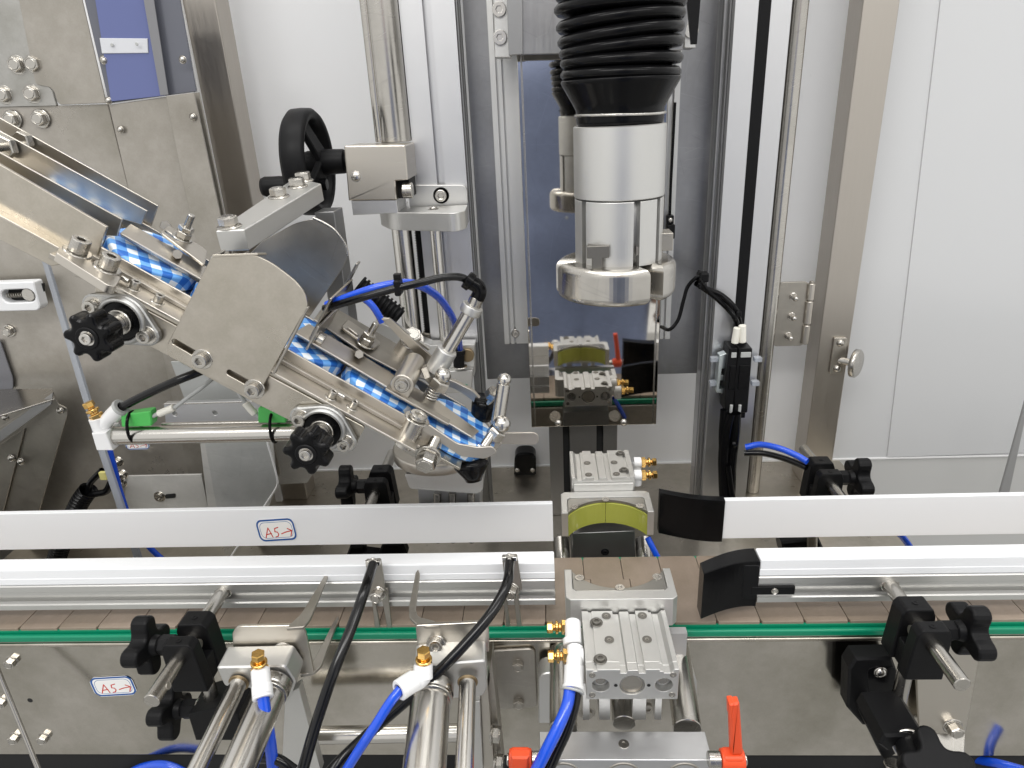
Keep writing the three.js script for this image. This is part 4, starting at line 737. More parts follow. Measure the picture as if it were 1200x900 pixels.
{ // fittings at the left side of the front cylinder, and the hoses below
  const x = PZ(672, 742, 0.09).x;
  const P = (px, py, z) => PZ(px, py, z);
  const t = thing('elbow_fittings', 'white push-in fittings with brass screws left of the front air cylinder', 'hose fittings', P(672, 810, 0.12));
  part(t, 'white_fitting', merge(cyl(P(671, 729, 0.09), P(672, 752, 0.108), 0.0066), cyl(P(664, 735, 0.092), P(679, 735, 0.092), 0.0062), cyl(P(670, 748, 0.105), P(671, 756, 0.11), 0.0075)), M.fitting);
  part(t, 'white_fitting', merge(cyl(P(674, 758, 0.112), P(673, 785, 0.13), 0.0066), cyl(P(667, 769, 0.118), P(684, 769, 0.118), 0.0064), cyl(P(673, 780, 0.127), P(672, 806, 0.14), 0.0078), cyl(P(672, 804, 0.139), P(671.5, 809, 0.142), 0.0085)), M.fitting);
  brassSpeed(t, P(665, 735, 0.092), V(-1, 0, 0)); brassSpeed(t, P(667, 769, 0.118), V(-1, 0, 0));
  part(t, 'release_ring', merge(pipe(P(671.5, 808, 0.142), P(671, 811, 0.1435), 0.0088, 0.006)), M.grey);
  solo('blue_hose', tube([P(668, 806, 0.142), P(665, 825, 0.152), P(655, 850, 0.163), P(640, 880, 0.173), P(622, 915, 0.18)], 0.0046, 40, 12), M.blue, 'glossy blue air hose dropping from the fittings left of the front air cylinder', 'hose');
  solo('black_hose', tube([P(676, 808, 0.14), P(672, 830, 0.148), P(664, 856, 0.156), P(652, 882, 0.163), P(638, 915, 0.17)], 0.0042, 40, 12), M.hose, 'black air hose beside the blue one left of the front air cylinder', 'hose');
}
{ // base under the front air cylinder
  const yb = PZ(741, 856, 0.135).y, f = (x, y) => PY(x, y, yb);
  const a = f(635, 857), b = f(826, 856), c = f(835, 891), d = f(632, 893);
  const t = thing('base_block', 'wide aluminium base block under the front air cylinder', 'base block', V((a.x + b.x) / 2, yb - 0.03, (a.z + c.z) / 2));
  part(t, 'block', box(d.x, c.x, yb - 0.032, yb, a.z, c.z, 0.0008), M.alu);
  bolt(t, 'countersunk', f(731, 872).setY(yb), EY, 0.0042, 0.0004, M.bright);
  for (const px of [660, 731, 803]) part(t, 'shaft_hole', pipe(V(f(px, 892).x, yb - 0.016, c.z - 0.004), V(f(px, 892).x, yb - 0.016, c.z + 0.0006), 0.0135, 0.0115), M.dull);
  const Z = 0.125, P = (x, y, z = Z) => PZ(x, y, z);
  for (const [x0, x1] of [[683, 691], [702, 715], [741, 757], [767, 775]]) part(t, 'fin', box(P(x0, 840).x, P(x1, 840).x, yb + 0.0001, acT - 0.0297, Z - 0.02, Z, 0.0004), M.aluBlast);
  for (const [x, r, z] of [[727, 0.0095, 0.1], [660, 0.0115, 0.105], [797, 0.0115, 0.105]]) part(t, 'guide_shaft', cyl(V(P(x, 850, z).x, yb - 0.004, z + 0.025), V(P(x, 800, z - 0.03).x, yb + 0.004, 0.052), r), M.bright);
  for (const x of [643, 803]) part(t, 'shaft_clamp', plate([P(x - 12, 790, 0.075), P(x + 10, 787, 0.075), P(x + 14, 800, 0.075), P(x + 14, 848, 0.075), P(x - 12, 848, 0.075)], V(0, 0, -1), 0.02, { r: [0.01, 0.012, 0.004, 0.001, 0.001], bevel: 0.001, u: EX }), M.aluBlast);
  part(t, 'backing_plate', box(P(668, 840, 0.07).x, P(800, 840, 0.07).x, yb + 0.0001, acT - 0.032, 0.06, 0.068), M.alu);
  for (const [x, y] of [[688, 836], [759, 829]]) bolt(t, 'socket', P(x, y, 0.069), EZ, 0.005, 0.003, M.dull);
  // red clamping levers
  const lev = (label, cx, cy, z, flip) => {
    const o = P(cx, cy, z), l = thing('clamping_lever', label, 'clamping lever', o, undefined);
    part(l, 'hub', merge(cyl(add(o, -0.0085, 0, 0), add(o, 0.0085, 0, 0), 0.0078), box(o.x - 0.0082, o.x + 0.0082, o.y - 0.0079, o.y + 0.0079, o.z - 0.006, o.z + 0.006, 0.003)), M.red);
    part(l, 'stud', merge(cyl(add(o, flip * -0.0086, 0, 0), add(o, flip * -0.018, 0, 0), 0.006), cyl(add(o, flip * 0.0086, 0, 0), add(o, flip * 0.0105, 0, 0), 0.0045)), M.bright);
    return { l, o };
  };
  const r = lev('red clamping lever with upright arm, right of the base block', 858, 890, 0.165, 1);
  part(r.l, 'arm', plate([P(855, 826, 0.168), P(867, 824, 0.168), P(871, 884, 0.168), P(857, 886, 0.168)], V(0, 0, -1), 0.008, { r: [0.002, 0.002, 0.001, 0.001], bevel: 0.0015 }), M.red);
  part(r.l, 'arm_tip', plate([P(854.5, 826, 0.1685), P(861, 825.5, 0.1685), P(861, 843, 0.1685), P(855, 843, 0.1685)], V(0, 0, -1), 0.009, { r: 0.001, bevel: 0.001 }), M.red);
  const q = lev('red clamping lever left of the base block, half cut by the picture edge', 610, 890, 0.165, -1);
  part(q.l, 'arm', plate([P(599, 888, 0.175), P(620, 888, 0.175), P(617, 940, 0.175), P(592, 940, 0.175)], V(0, 0, -1), 0.008, { bevel: 0.0015 }), M.red);
}

// ---------------------------------------------------------------- sloping cap chute
const CZ = -0.015, CA = PZ(463, 517, CZ + 0.064).sub(PZ(317, 437, CZ + 0.064)).normalize(), CN = V(-CA.y, CA.x, 0), CO = PZ(540, 500, CZ);
const C = (px, py, w) => PZ(px, py, CZ + w);                        // pixel on a plane parallel to the chute's side, w towards the viewer
const CF = (px, py, v) => onPlane(px, py, along(CO, CN, v), CN);    // pixel on a plane parallel to the chute's floor
const uvw = (u, v, w) => CO.clone().addScaledVector(CA, u).addScaledVector(CN, v).addScaledVector(EZ, w);
const BACK = V(0, 0, -1);
const chute = thing('cap_chute', 'sloping stainless cap chute with hood, feeding checkered lids down to the rails', 'cap chute', CO);
{
  const t = chute;
  const pl = (name, pts, w, th, o = {}, m = M.sheet) => part(t, name, plate(pts.map(([x, y]) => C(x, y, w)), BACK, th, o), m);
  // entry guide plates (front to back)
  pl('guide_plate', [[-60, 158], [125, 266], [113, 301], [60, 312], [-60, 250]], 0.042, 0.003, {}, M.sheet);
  pl('guide_plate', [[-60, 146], [143, 257], [137, 277], [100, 275], [-60, 190]], 0.02, 0.002, {}, M.steel);
  pl('guide_plate', [[-60, 121], [172, 247], [165, 263], [100, 245], [-60, 165]], -0.02, 0.002, {}, M.steel);
  pl('guide_plate', [[-60, 105], [185, 241], [177, 265], [100, 235], [-60, 150]], -0.045, 0.002, {}, M.steel);
  // cross bolt with nuts
  const n1 = C(10, 172, -0.018), n2 = C(31, 165, -0.043);
  part(t, 'cross_bolt', cyl(V(n1.x - 0.002, n1.y, -0.06), V(n1.x - 0.002, n1.y, 0.03), 0.0035), M.bright);
  part(t, 'nut', nut(V(n1.x, n1.y, CZ - 0.018), V(n1.x, n1.y, CZ - 0.01), 0.0095), M.bright);
  part(t, 'nut', nut(V(n2.x, n2.y, CZ - 0.043), V(n2.x, n2.y, CZ - 0.034), 0.008), M.bright);
  // chute floor and rails along the whole run
  const u0 = -0.46, u1 = 0.012;
  part(t, 'floor_plate', bar(uvw(u0, -0.0115, 0), uvw(u1, -0.0115, 0), CN, 0.1, 0.0025), M.sheet);
  const rail = (name, a, b, v0, v1, w0, w1, m = M.steel, lab) => part(t, name, bar(uvw(a, (v0 + v1) / 2, (w0 + w1) / 2), uvw(b, (v0 + v1) / 2, (w0 + w1) / 2), CN, Math.abs(w1 - w0), v1 - v0), m, lab);
  rail('front_rail', -0.319, -0.2, -0.0105, 0.0025, 0.0385, 0.0405); rail('front_flange', -0.319, -0.2, -0.0102, -0.008, 0.0406, 0.064);
  rail('front_rail', -0.2, -0.012, -0.0105, 0.0035, 0.0385, 0.0405); rail('front_flange', -0.2, -0.03, -0.0102, -0.008, 0.0406, 0.064);
  rail('rail_step', -0.319, -0.03, -0.0079, -0.0045, 0.0406, 0.0455, M.dull);
  rail('rear_rail', u0, 0.0, -0.0105, 0.0015, -0.0425, -0.0405); rail('rear_flange', u0, 0.0, -0.0105, -0.008, -0.062, -0.0427);
  // side plate carrying the bearings
  pl('side_plate', [[111, 331], [428, 501], [412, 529], [300, 473], [193, 415], [112, 372]], 0.064, 0.003, { r: [0.001, 0.003, 0.002, 0, 0, 0.006] }, M.sheet);
  pl('side_plate', [[100, 300], [420, 470], [412, 500], [193, 400]], -0.062, 0.003, {}, M.sheet);
  // flange block with two big cap screws, and the lips under it
  const fb = (x, y) => CF(x, y, 0.0005);
  part(t, 'flange_block', plate([fb(70, 288), fb(142, 325), fb(136, 336), fb(126, 334), fb(66, 296)], CN.clone().negate(), 0.007, { u: CA, r: 0.002 }), M.steel);
  part(t, 'lip', plate([[58, 297], [97, 316], [97, 320], [92, 322], [56, 302]].map(([x, y]) => C(x, y, 0.066)), BACK, 0.01, {}), M.dull);
  part(t, 'lip', plate([[85, 318], [104, 321], [101, 327], [86, 324]].map(([x, y]) => C(x, y, 0.068)), BACK, 0.008, {}), M.dull);
  for (const [x, y] of [[91, 294], [126, 313]]) bolt(t, 'socket', CF(x, y, 0.0015), CN, 0.0068, 0.0105);
  for (const [x, y] of [[157, 337], [185, 353], [388, 465], [413, 477]]) bolt(t, 'socket', CF(x, y, -0.0075), CN, 0.0036, 0.006);
  for (const [x, y] of [[146, 327], [399, 463]]) part(t, 'weld_spot', cyl(CF(x - 4, y - 2, -0.0045), CF(x + 5, y + 3, -0.0045), 0.002), M.bright);
  // hold-down strips above the lids
  const hold = (pts, v, lab) => part(t, 'hold_down_strip', plate(pts.map(([x, y]) => CF(x, y, v)), CN.clone().negate(), 0.0018, { u: CA, r: 0.0015 }), M.steel, lab);
  hold([[141, 273], [153, 262], [260, 322], [252, 336]], 0.011);
  part(t, 'hold_down_lip', plate([[141, 273.5], [252, 337], [250, 342], [141, 277.5]].map(([x, y]) => C(x, y, 0.012)), BACK, 0.0015, {}), M.bright);
  hold([[345, 389], [362, 379], [431, 420], [465, 441], [511, 468], [562, 505], [553, 512], [530, 498]], 0.0105);
  part(t, 'hold_down_lip', plate([[349, 391], [530, 496.5], [528, 500], [348, 396]].map(([x, y]) => C(x, y, 0.012)), BACK, 0.0015, {}), M.bright);
  part(t, 'hold_down_strip', plate([[368, 374], [382, 354], [508, 428], [510, 447], [467, 435], [431, 416]].map(([x, y]) => CF(x, y, 0.0125)), CN.clone().negate(), 0.0018, { u: CA }), M.dull);
  part(t, 'joint_cover', plate([[455, 450], [528, 492], [526, 497], [452, 455]].map(([x, y]) => CF(x, y, 0.0135)), CN.clone().negate(), 0.0022, { u: CA }), M.dull);
  // slotted tabs with upright studs
  const tab = (pts, v, sl) => part(t, 'slotted_tab', plate(pts.map(([x, y]) => CF(x, y, v)), CN.clone().negate(), 0.0022, { u: CA, r: 0.004, holes: sl ? [{ pts: slot3(CF(sl[0], sl[1], v), CF(sl[2], sl[3], v), 0.0022, EZ) }] : [] }), M.steel);
  tab([[188, 272], [198, 264], [243, 293], [240, 311]], 0.017, [196, 272, 207, 280]);
  tab([[400, 383], [408, 374], [447, 401], [438, 409]], 0.017, [409, 386, 417, 392]);
  bolt(t, 'stud', CF(214, 278, 0.018), CN, 0.0055, 0.022); bolt(t, 'stud', CF(428, 402, 0.0185), CN, 0.0055, 0.022);
  part(t, 'spacer_nut', nut(CF(208, 298, 0.012), CF(208, 298, 0.017), 0.0042), M.dull); part(t, 'spacer_nut', nut(CF(421, 415, 0.012), CF(421, 415, 0.017), 0.0042), M.dull);
  part(t, 'nut', nut(CF(194, 265, 0.004), CF(194, 265, 0.009), 0.005), M.dull);
  // round boss with ear in the middle of the lower run
  const bo = CF(470, 452, 0.012);
  part(t, 'clamp_boss', merge(cyl(C(471, 452, 0.03), add(C(471, 452, 0.03), 0.002, 0.002, -0.05), 0.0098), plate([[458, 462], [463, 447], [480, 446], [481, 462], [474, 471]].map(([x, y]) => C(x, y, 0.0305)), BACK, 0.0045, { r: 0.003 })), M.steel);
  bolt(t, 'socket', C(471, 451.5, 0.031), EZ, 0.0048, 0.003);
  // bearings and their six-lobed knobs
  const bearing = (cx, cy, kx, ky, ex, ey, fx, fy) => {
    const c = C(cx, cy, 0.0645);
    const e1 = C(ex, ey, 0.0645), e2 = C(fx, fy, 0.0645), d = e2.clone().sub(e1).normalize(), up = V(-d.y, d.x, 0), o = [];
    const rad = 0.0198, pt = (p, r, a) => p.clone().addScaledVector(d, r * Math.cos(a)).addScaledVector(up, r * Math.sin(a));
    for (let i = 0; i <= 6; i++) o.push(pt(e2, 0.009, -1.2 + 2.4 * i / 6)); for (let i = 0; i <= 6; i++) o.push(pt(c, rad, 0.95 + 1.24 * i / 6)); for (let i = 0; i <= 6; i++) o.push(pt(e1, 0.009, Math.PI - 1.2 + 2.4 * i / 6)); for (let i = 0; i <= 6; i++) o.push(pt(c, rad, Math.PI + 0.95 + 1.24 * i / 6));
    part(t, 'bearing_flange', plate(o.map((p) => add(p, 0, 0, 0.006)), BACK, 0.006, { bevel: 0.001, u: CA }), M.aluCast);
    part(t, 'bearing_ring', lathe(add(c, 0, 0, 0.006), EZ, [[0.0188, 0], [0.0188, 0.002], [0.0175, 0.004], [0.0158, 0.004], [0.0152, 0.0025], [0.0152, 0]], 40), M.aluCast);
    part(t, 'bearing_seal', pipe(add(c, 0, 0, 0.006), add(c, 0, 0, 0.0078), 0.015, 0.0098), M.rubber);
    part(t, 'inner_ring', pipe(add(c, 0, 0, 0.006), add(c, 0, 0, 0.0115), 0.0096, 0.006), M.bright);
    bolt(t, 'socket', add(e1, 0, 0, 0.0065), EZ, 0.0052, 0.006); bolt(t, 'socket', add(e2, 0, 0, 0.0065), EZ, 0.0052, 0.006);
    const kp = C(kx, ky, 0.112), ax = V(kp.x, kp.y, kp.z).sub(V(c.x, c.y, c.z)); const kd = EZ;
    part(t, 'shaft', cyl(c, V(c.x, c.y, CZ + 0.1), 0.0058), M.chrome);
    const kc = V(c.x, c.y, CZ + 0.096);
    const g = starKnob(0.0182, 0.017, 7, 0.14); g.rotateZ(0.3); g.translate(kc.x, kc.y, kc.z); const kn = part(t, 'star_knob', g, M.rubber);
    part(kn, 'knob_collar', pipe(add(kc, 0, 0, -0.006), add(kc, 0, 0, 0.001), 0.0125, 0.006), M.rubber);
    part(kn, 'knob_recess', pipe(add(kc, 0, 0, 0.016), add(kc, 0, 0, 0.0182), 0.0082, 0.0056), M.black);
    bolt(t, 'socket', add(kc, 0, 0, 0.0172), EZ, 0.0042, 0.003, M.chrome, 'knob_screw');
  };
  bearing(148, 373, 113, 394, 115, 356, 177, 390);
  bearing(381, 499, 364, 529, 355, 486, 407, 515);
  // hood
  const H = (x, y) => C(x, y, 0.0695);
  part(t, 'hood_front', plate([H(248, 300), H(299, 299), H(318, 308), H(346, 329), H(358, 344), H(361, 362), H(353, 372), H(316, 438), H(299, 469), H(194, 416), H(196, 404)], BACK, 0.002, { r: [0.004, 0.003, 0.01, 0.012, 0.01, 0.01, 0.002, 0.003, 0.008, 0.006, 0.003], u: CA, holes: [{ pts: slot3(H(205, 401), H(238, 420), 0.0025, CN) }, { pts: slot3(H(269, 437), H(300, 454), 0.0025, CN) }] }), M.sheet);
  part(t, 'hood_top', plate([H(249, 299), H(302, 298), add(H(304, 290), 0, 0, -0.012), add(H(252, 292), 0, 0, -0.012)].map((p, i) => i < 2 ? add(p, 0, 0.0004, 0) : p), V(0, -1, 0.2).normalize(), 0.002), M.sheet);
  const hu0 = C(248, 300, 0.069), hu1 = C(201, 383, 0.069);
  part(t, 'hood_side', plate([hu0, hu1, add(hu1, 0.004, 0.006, -0.02), add(hu0, 0.002, 0.0, -0.02)].map((p) => add(p, -0.0006, 0, -0.0004)), CA, 0.0018, { bevel: 0.0003 }), M.bright);
  const HB = (x, y) => C(x, y, -0.064);
  part(t, 'hood_back', plate([HB(290, 300), HB(308, 282), HB(345, 262), HB(367, 256), HB(392, 270), HB(405, 288), HB(408, 300), HB(402, 314), HB(362, 372), HB(330, 400)], BACK, 0.002, { r: 0.004, u: CA }), M.shadedSteel);
  part(t, 'hood_back_edge', tube([HB(367, 256), HB(380, 262), HB(393, 271), HB(405, 288), HB(408, 300)].map((p) => add(p, 0, 0.0006, 0)), 0.0012, 30, 6), M.bright);
  // flanges of the hood's outlet
  const o1 = uvw(-0.1535, 0.0, 0);
  const fl = (u, v0, v1, w0, w1, m) => part(t, 'outlet_flange', bar(uvw(u, (v0 + v1) / 2, w0), uvw(u, (v0 + v1) / 2, w1), CN, 0.002, v1 - v0), m);
  fl(-0.156, -0.006, 0.057, 0.066, 0.0695, M.dull);
  fl(-0.1535, 0.0085, 0.066, -0.064, -0.052, M.bright); fl(-0.1505, 0.0075, 0.052, -0.05, 0.018, M.sheet); fl(-0.1475, 0.006, 0.03, -0.03, 0.03, M.steel);
  bolt(t, 'socket', uvw(-0.146, 0.0135, 0.0135), CA, 0.0048, 0.006); bolt(t, 'socket', uvw(-0.236, 0.0125, 0.012), CA.clone().negate(), 0.0048, 0.006);
  part(t, 'inlet_flange', bar(uvw(-0.2335, 0.022, -0.02), uvw(-0.2335, 0.022, 0.03), CN, 0.002, 0.03), M.steel);
  for (const [x, y] of [[237, 421], [298, 456]]) bolt(t, 'socket', add(H(x, y), 0, 0, 0.0004), EZ, 0.0058, 0.0055);
  // outlet end: standoff, front cheek, hex bolt, side cheek, rubber bumpers
  part(t, 'standoff', cyl(C(473, 522, 0.05), C(489, 490, 0.05), 0.0082), M.bright);
  bolt(t, 'socket', C(489, 490, 0.05), C(489, 490, 0.05).sub(C(473, 522, 0.05)), 0.0076, 0.0045);
  part(t, 'front_cheek', plate([[482, 496], [497, 494], [536, 520], [560, 524.5], [577, 523], [583, 531], [568, 538], [540, 535]].map(([x, y]) => C(x, y, 0.043)), BACK, 0.0022, { u: CA, r: 0.003 }), M.steel);
  part(t, 'lower_cheek', plate([[462, 508], [520, 530], [556, 540], [530, 546], [490, 540], [466, 524]].map(([x, y]) => C(x, y, 0.03)), BACK, 0.003, { u: CA, r: 0.004 }), M.dull);
  bolt(t, 'hex', C(501, 536, 0.05), V(-0.1, -0.25, 1).normalize(), 0.0078, 0.011);
  part(t, 'bolt_shank', cyl(C(501, 536, 0.05), C(512, 512, 0.04), 0.005), M.bright);
  const cone = (a, d, r0, r1, h) => part(t, 'rubber_bumper', lathe(a, d, [[0, 0], [r0, 0], [r0, h * 0.35], [r1, h * 0.8], [r1 * 0.8, h], [0, h]], 28), M.rubber);
  cone(C(551, 537, 0.02), V(0.12, -1, 0.25), 0.0155, 0.009, 0.021);
  cone(C(570, 466, -0.035), V(-0.3, -1, 0.1), 0.0125, 0.011, 0.022);
  // crank arm, ball links, linkage rods
  part(t, 'crank_arm', plate([[519, 443], [532, 447], [554, 458], [568, 474], [573, 482], [566, 485], [552, 468], [534, 456], [518, 451]].map(([x, y]) => C(x, y, -0.028)), BACK, 0.006, { u: CA, r: 0.003 }), M.steel);
  const J = (x, y, w) => C(x, y, w);
  part(t, 'link_rod', cyl(J(590, 450, -0.01), J(583, 497, 0.0), 0.0062), M.bright);
  part(t, 'ball_end', new THREE.SphereGeometry(0.0062, 18, 12).translate(...J(591, 445, -0.01).toArray()), M.chrome);
  part(t, 'ball_end', new THREE.SphereGeometry(0.008, 18, 12).translate(...J(588, 497, 0.004).toArray()), M.chrome);
  part(t, 'nut', nut(J(585, 503, 0.004), J(577, 513, 0.004), 0.0085), M.bright);
  part(t, 'threaded_rod', cyl(J(577, 508, 0.006), J(562, 530, 0.02), 0.0042), M.bright);
  part(t, 'nut', nut(J(567, 525, 0.018), J(560, 534, 0.022), 0.0085), M.bright);
  part(t, 'threaded_rod', cyl(J(588, 455, -0.012), J(567, 477, -0.03), 0.0032), M.bright); part(t, 'nut', nut(J(579, 458, -0.015), J(574, 464, -0.02), 0.006), M.bright);
  part(t, 'nut', nut(J(571, 473, -0.028), J(565, 479, -0.032), 0.0062), M.bright);
  part(t, 'end_cheek', plate([[556, 497], [566, 486], [588, 520], [580, 530]].map(([x, y]) => C(x, y, -0.046)), BACK, 0.002, { u: CA }), M.steel);
  part(t, 'blade_tongue', plate([[572, 507.5], [626, 507], [631, 510], [631, 519], [626, 521.5], [572, 520]].map(([x, y]) => C(x, y, -0.05)), BACK, 0.0022, { u: EX, r: 0.004 }), M.steel);
  // spring loaded rod and pneumatic push cylinder
  const sp = []; const s0 = C(500, 473, 0.0), s1 = C(515, 445, 0.0), ds = s1.clone().sub(s0); const sn = V(-ds.y, ds.x, 0).normalize();
  for (let i = 0; i <= 84; i++) { const u = i / 84, a = u * 6 * 2 * Math.PI; sp.push(s0.clone().addScaledVector(ds, 0.08 + u * 0.62).addScaledVector(sn, 0.0058 * Math.cos(a)).addScaledVector(EZ, 0.0058 * Math.sin(a))); }
  part(t, 'spring', tube(sp, 0.00085, 220, 6), M.chrome);
  part(t, 'spring_rod', cyl(s0, s1, 0.0035), M.bright);
  part(t, 'seat_washer', cyl(C(498, 474, 0), C(501, 470.5, 0), 0.0095), M.bright);
  part(t, 'nut', nut(C(512, 455, 0.004), C(518, 445, 0.004), 0.009), M.bright);
  part(t, 'ball_end', new THREE.SphereGeometry(0.0072, 18, 12).translate(...C(519, 440, 0.004).toArray()), M.chrome);
  part(t, 'nut', nut(C(499, 440, -0.005), C(506, 437, -0.005), 0.0095), M.dull);
  const ay = (x, y, w = -0.008) => C(x, y, w);
  part(t, 'cylinder_foot', lathe(ay(510, 435), ay(526, 407).sub(ay(510, 435)), [[0, 0], [0.0085, 0], [0.0095, 0.001], [0.0095, 0.022], [0.0085, 0.024], [0, 0.024]], 32), M.aluBlast);
  part(t, 'cylinder_tube', cyl(ay(524, 411), ay(552, 363), 0.0062), M.chrome);
  part(t, 'cylinder_collar', lathe(ay(550, 367), ay(556, 355).sub(ay(550, 367)), [[0, 0], [0.0088, 0], [0.0095, 0.001], [0.0095, 0.007], [0.0085, 0.008], [0, 0.008]], 28), M.aluBlast);
  part(t, 'cylinder_neck', cyl(ay(554, 360), ay(559, 348), 0.0062), M.bright);
  part(t, 'elbow_fitting', merge(tube([ay(559, 350), ay(562, 342), ay(560, 336), ay(552, 331), ay(547, 328)], 0.0062, 24, 14), pipe(ay(553, 332), ay(546, 327), 0.0078, 0.0052)), M.rubber);
  // diagonal slotted straps on the far side
  part(t, 'diagonal_strap', plate([[447, 374], [456, 373], [516, 427], [510, 436], [505, 434]].map(([x, y]) => C(x, y, -0.03)), BACK, 0.003, { u: CA }), M.sheet);
  part(t, 'diagonal_strap', plate([[448, 374], [458, 373], [500, 417], [497, 420]].map(([x, y]) => C(x, y, -0.036)), V(0.3, 0.5, -0.8).normalize(), 0.003, { u: CA }), M.bright);
  bolt(t, 'hex', C(483, 397, -0.045), V(0.25, 0.8, 0.55).normalize(), 0.0075, 0.008);
  part(t, 'cross_stud', cyl(C(464, 427, -0.05), C(484, 396, -0.05), 0.0095), M.steel);
}
// clear the round stub over the rail at the hood's left inlet
{ // arm carrying the chute
  const AO = PZ(270, 270, 0.02), AN = V(0, 0.15, 0.018).normalize(), yT = AO.y, f = (x, y) => onPlane(x, y, AO, AN);
  const a = f(253, 270.5), b = f(286, 269), c = f(376, 215), d = f(346, 208);
  const t = thing('carrying_bracket', 'square aluminium arm bolted across the top of the chute hood', 'arm', V((a.x + c.x) / 2, yT - 0.02, (a.z + c.z) / 2));
  const h = a.y - C(254, 296, a.z - CZ).y;
  part(t, 'beam', plate([a, b, c, d], AN.clone().negate(), Math.min(0.026, Math.max(0.015, h)), { bevel: 0.0008 }), M.aluBlast);
  for (const [x, y] of [[269, 266], [327, 231], [349, 219], [356, 212]]) bolt(t, 'hex', along(f(x, y), AN, 0.0014), AN, 0.0064, 0.007);
  const zp = c.z + 0.012, P = (x, y, z = zp) => PZ(x, y, z);
  const pm = P(378, 236), w = 0.5 * (P(389, 260).x - P(366, 260).x);
  const s = thing('arm_post', 'dark grey upright post behind the chute hood carrying the arm', 'post', V(pm.x, P(400, 410).y, zp));
  part(s, 'post', box(pm.x - w, pm.x + w, P(410, 420).y, c.y - 0.025, zp - 0.03, zp, 0.001), M.aluDark);
}
// ---------------------------------------------------------------- the lids in the chute
const ging = dataTex(128, (i) => { const x = i % 128, y = Math.floor(i / 128), a = x < 64, b = y < 64; const n = nGrain[(y % 256) * 256 + x] * 0.05; const c = a && b ? [0.13, 0.4, 0.74] : a || b ? [0.42, 0.66, 0.92] : [0.93, 0.95, 0.97]; return c.map((v) => Math.min(1, v + n)); }, 1, true);
ging.repeat.set(1, 1);
{
  const lidM = phy({ map: ging, roughness: 0.42, clearcoat: 0.2, clearcoatRoughness: 0.3 }), inM = M.rubber;
  const R = 0.0372, Hh = 0.0125, per = 0.0158;
  const proto = (rot) => {
    const t = new THREE.Group(); t.base = ORI;
    const prof = [[0, Hh], [R * 0.72, Hh], [R * 0.76, Hh + 0.0006], [R * 0.95, Hh + 0.0006], [R * 0.985, Hh - 0.0004], [R, Hh - 0.002], [R, 0.0022], [R * 1.012, 0.001], [R * 1.012, 0], [R * 0.97, 0]];
    const g = new THREE.LatheGeometry(prof.map(([r, h]) => new THREE.Vector2(Math.max(r, 1e-5), h)), 64); const p = g.attributes.position, uv = g.attributes.uv, nn = g.attributes.normal;
    for (let i = 0; i < p.count; i++) { const x = p.getX(i), y = p.getY(i), z = p.getZ(i), r = Math.hypot(x, z), k = r > 1e-4 ? (r + (Hh - Math.min(y, Hh))) / r : 1; const X = x * k, Z = z * k, c = Math.cos(rot), s = Math.sin(rot); uv.setXY(i, (X * c - Z * s) / per, (X * s + Z * c) / per); }
    part(t, 'shell', g, lidM);
    part(t, 'liner', cyl(V(0, 0.001, 0), V(0, 0.003, 0), R * 0.95), M.tag);
    return t;
  };
  const q = new THREE.Quaternion().setFromRotationMatrix(new THREE.Matrix4().makeBasis(CA, CN, EZ));
  const labels = ['blue checkered lid farthest up the chute, between the steel guide plates', 'blue checkered lid farthest up, half under the steel guide plates', 'long visible blue checkered lid in the upper chute, beside the two big cap screws', 'blue checkered lid entering the hood from the upper chute', 'blue checkered lid hidden mostly inside the hood', 'blue checkered lid coming out of the hood', 'blue checkered lid in the middle of the lower chute', 'lowest blue checkered lid, tilted at the chute outlet'];
  const us = [-0.447, -0.3705, -0.294, -0.2175, -0.17, -0.1535, -0.0775, -0.002];
  let first = null;
  us.forEach((u, i) => {
    if (i === 4 || i === 0) return;
    const o = proto([0.2, 0.9, 0.62, 0.35, 0, 0.9, 0.05, 0.12][i]); o.name = numbered('checkered_lid'); o.userData = { label: labels[i], category: 'lid', group: 'checkered lids in the chute' };
    o.position.copy(uvw(u, -0.0098, i === 7 ? 0.001 : 0)); o.quaternion.copy(q); scene.add(o);
  });
}
// ---------------------------------------------------------------- hoses and cables above the chute
solo('blue_hose', tube([C(383, 358, 0.0), C(420, 344, 0.005), C(450, 335, 0.005), C(480, 332, -0.005), C(510, 345, -0.04), C(528, 368, -0.08), C(536, 390, -0.13), C(539, 408, -0.18)], 0.0037, 70, 12), M.blue, 'blue air hose arching above the lower chute to the carriage block', 'hose');
solo('black_hose', tube([C(380, 362, 0.004), C(420, 350, 0.012), C(460, 339, 0.012), C(490, 332, 0.008), C(520, 325, 0.0), C(540, 325, -0.006), C(549, 329, -0.008)], 0.0033, 70, 12), M.hose, 'black air hose running to the elbow on top of the push cylinder', 'hose');
solo('blue_hose', tube([C(412, 345, -0.05), C(425, 349, -0.05), C(436, 358, -0.05), C(444, 370, -0.05), C(448, 378, -0.05)], 0.0033, 30, 10), M.blue, 'short blue hose tucked behind the hood above the diagonal strap', 'hose');
{ const t = thing('hose_tie', 'black cable tie binding the blue and black hoses', 'cable tie', C(468, 336, 0.005)); const p = C(467, 336, 0.008); part(t, 'band', bar(add(p, -0.0028, 0, 0), add(p, 0.0028, 0, 0), EY, 0.014, 0.0135, 0.002), M.black); part(t, 'head', box(p.x - 0.003, p.x + 0.003, p.y + 0.006, p.y + 0.011, p.z - 0.003, p.z + 0.003, 0.0008), M.black); }
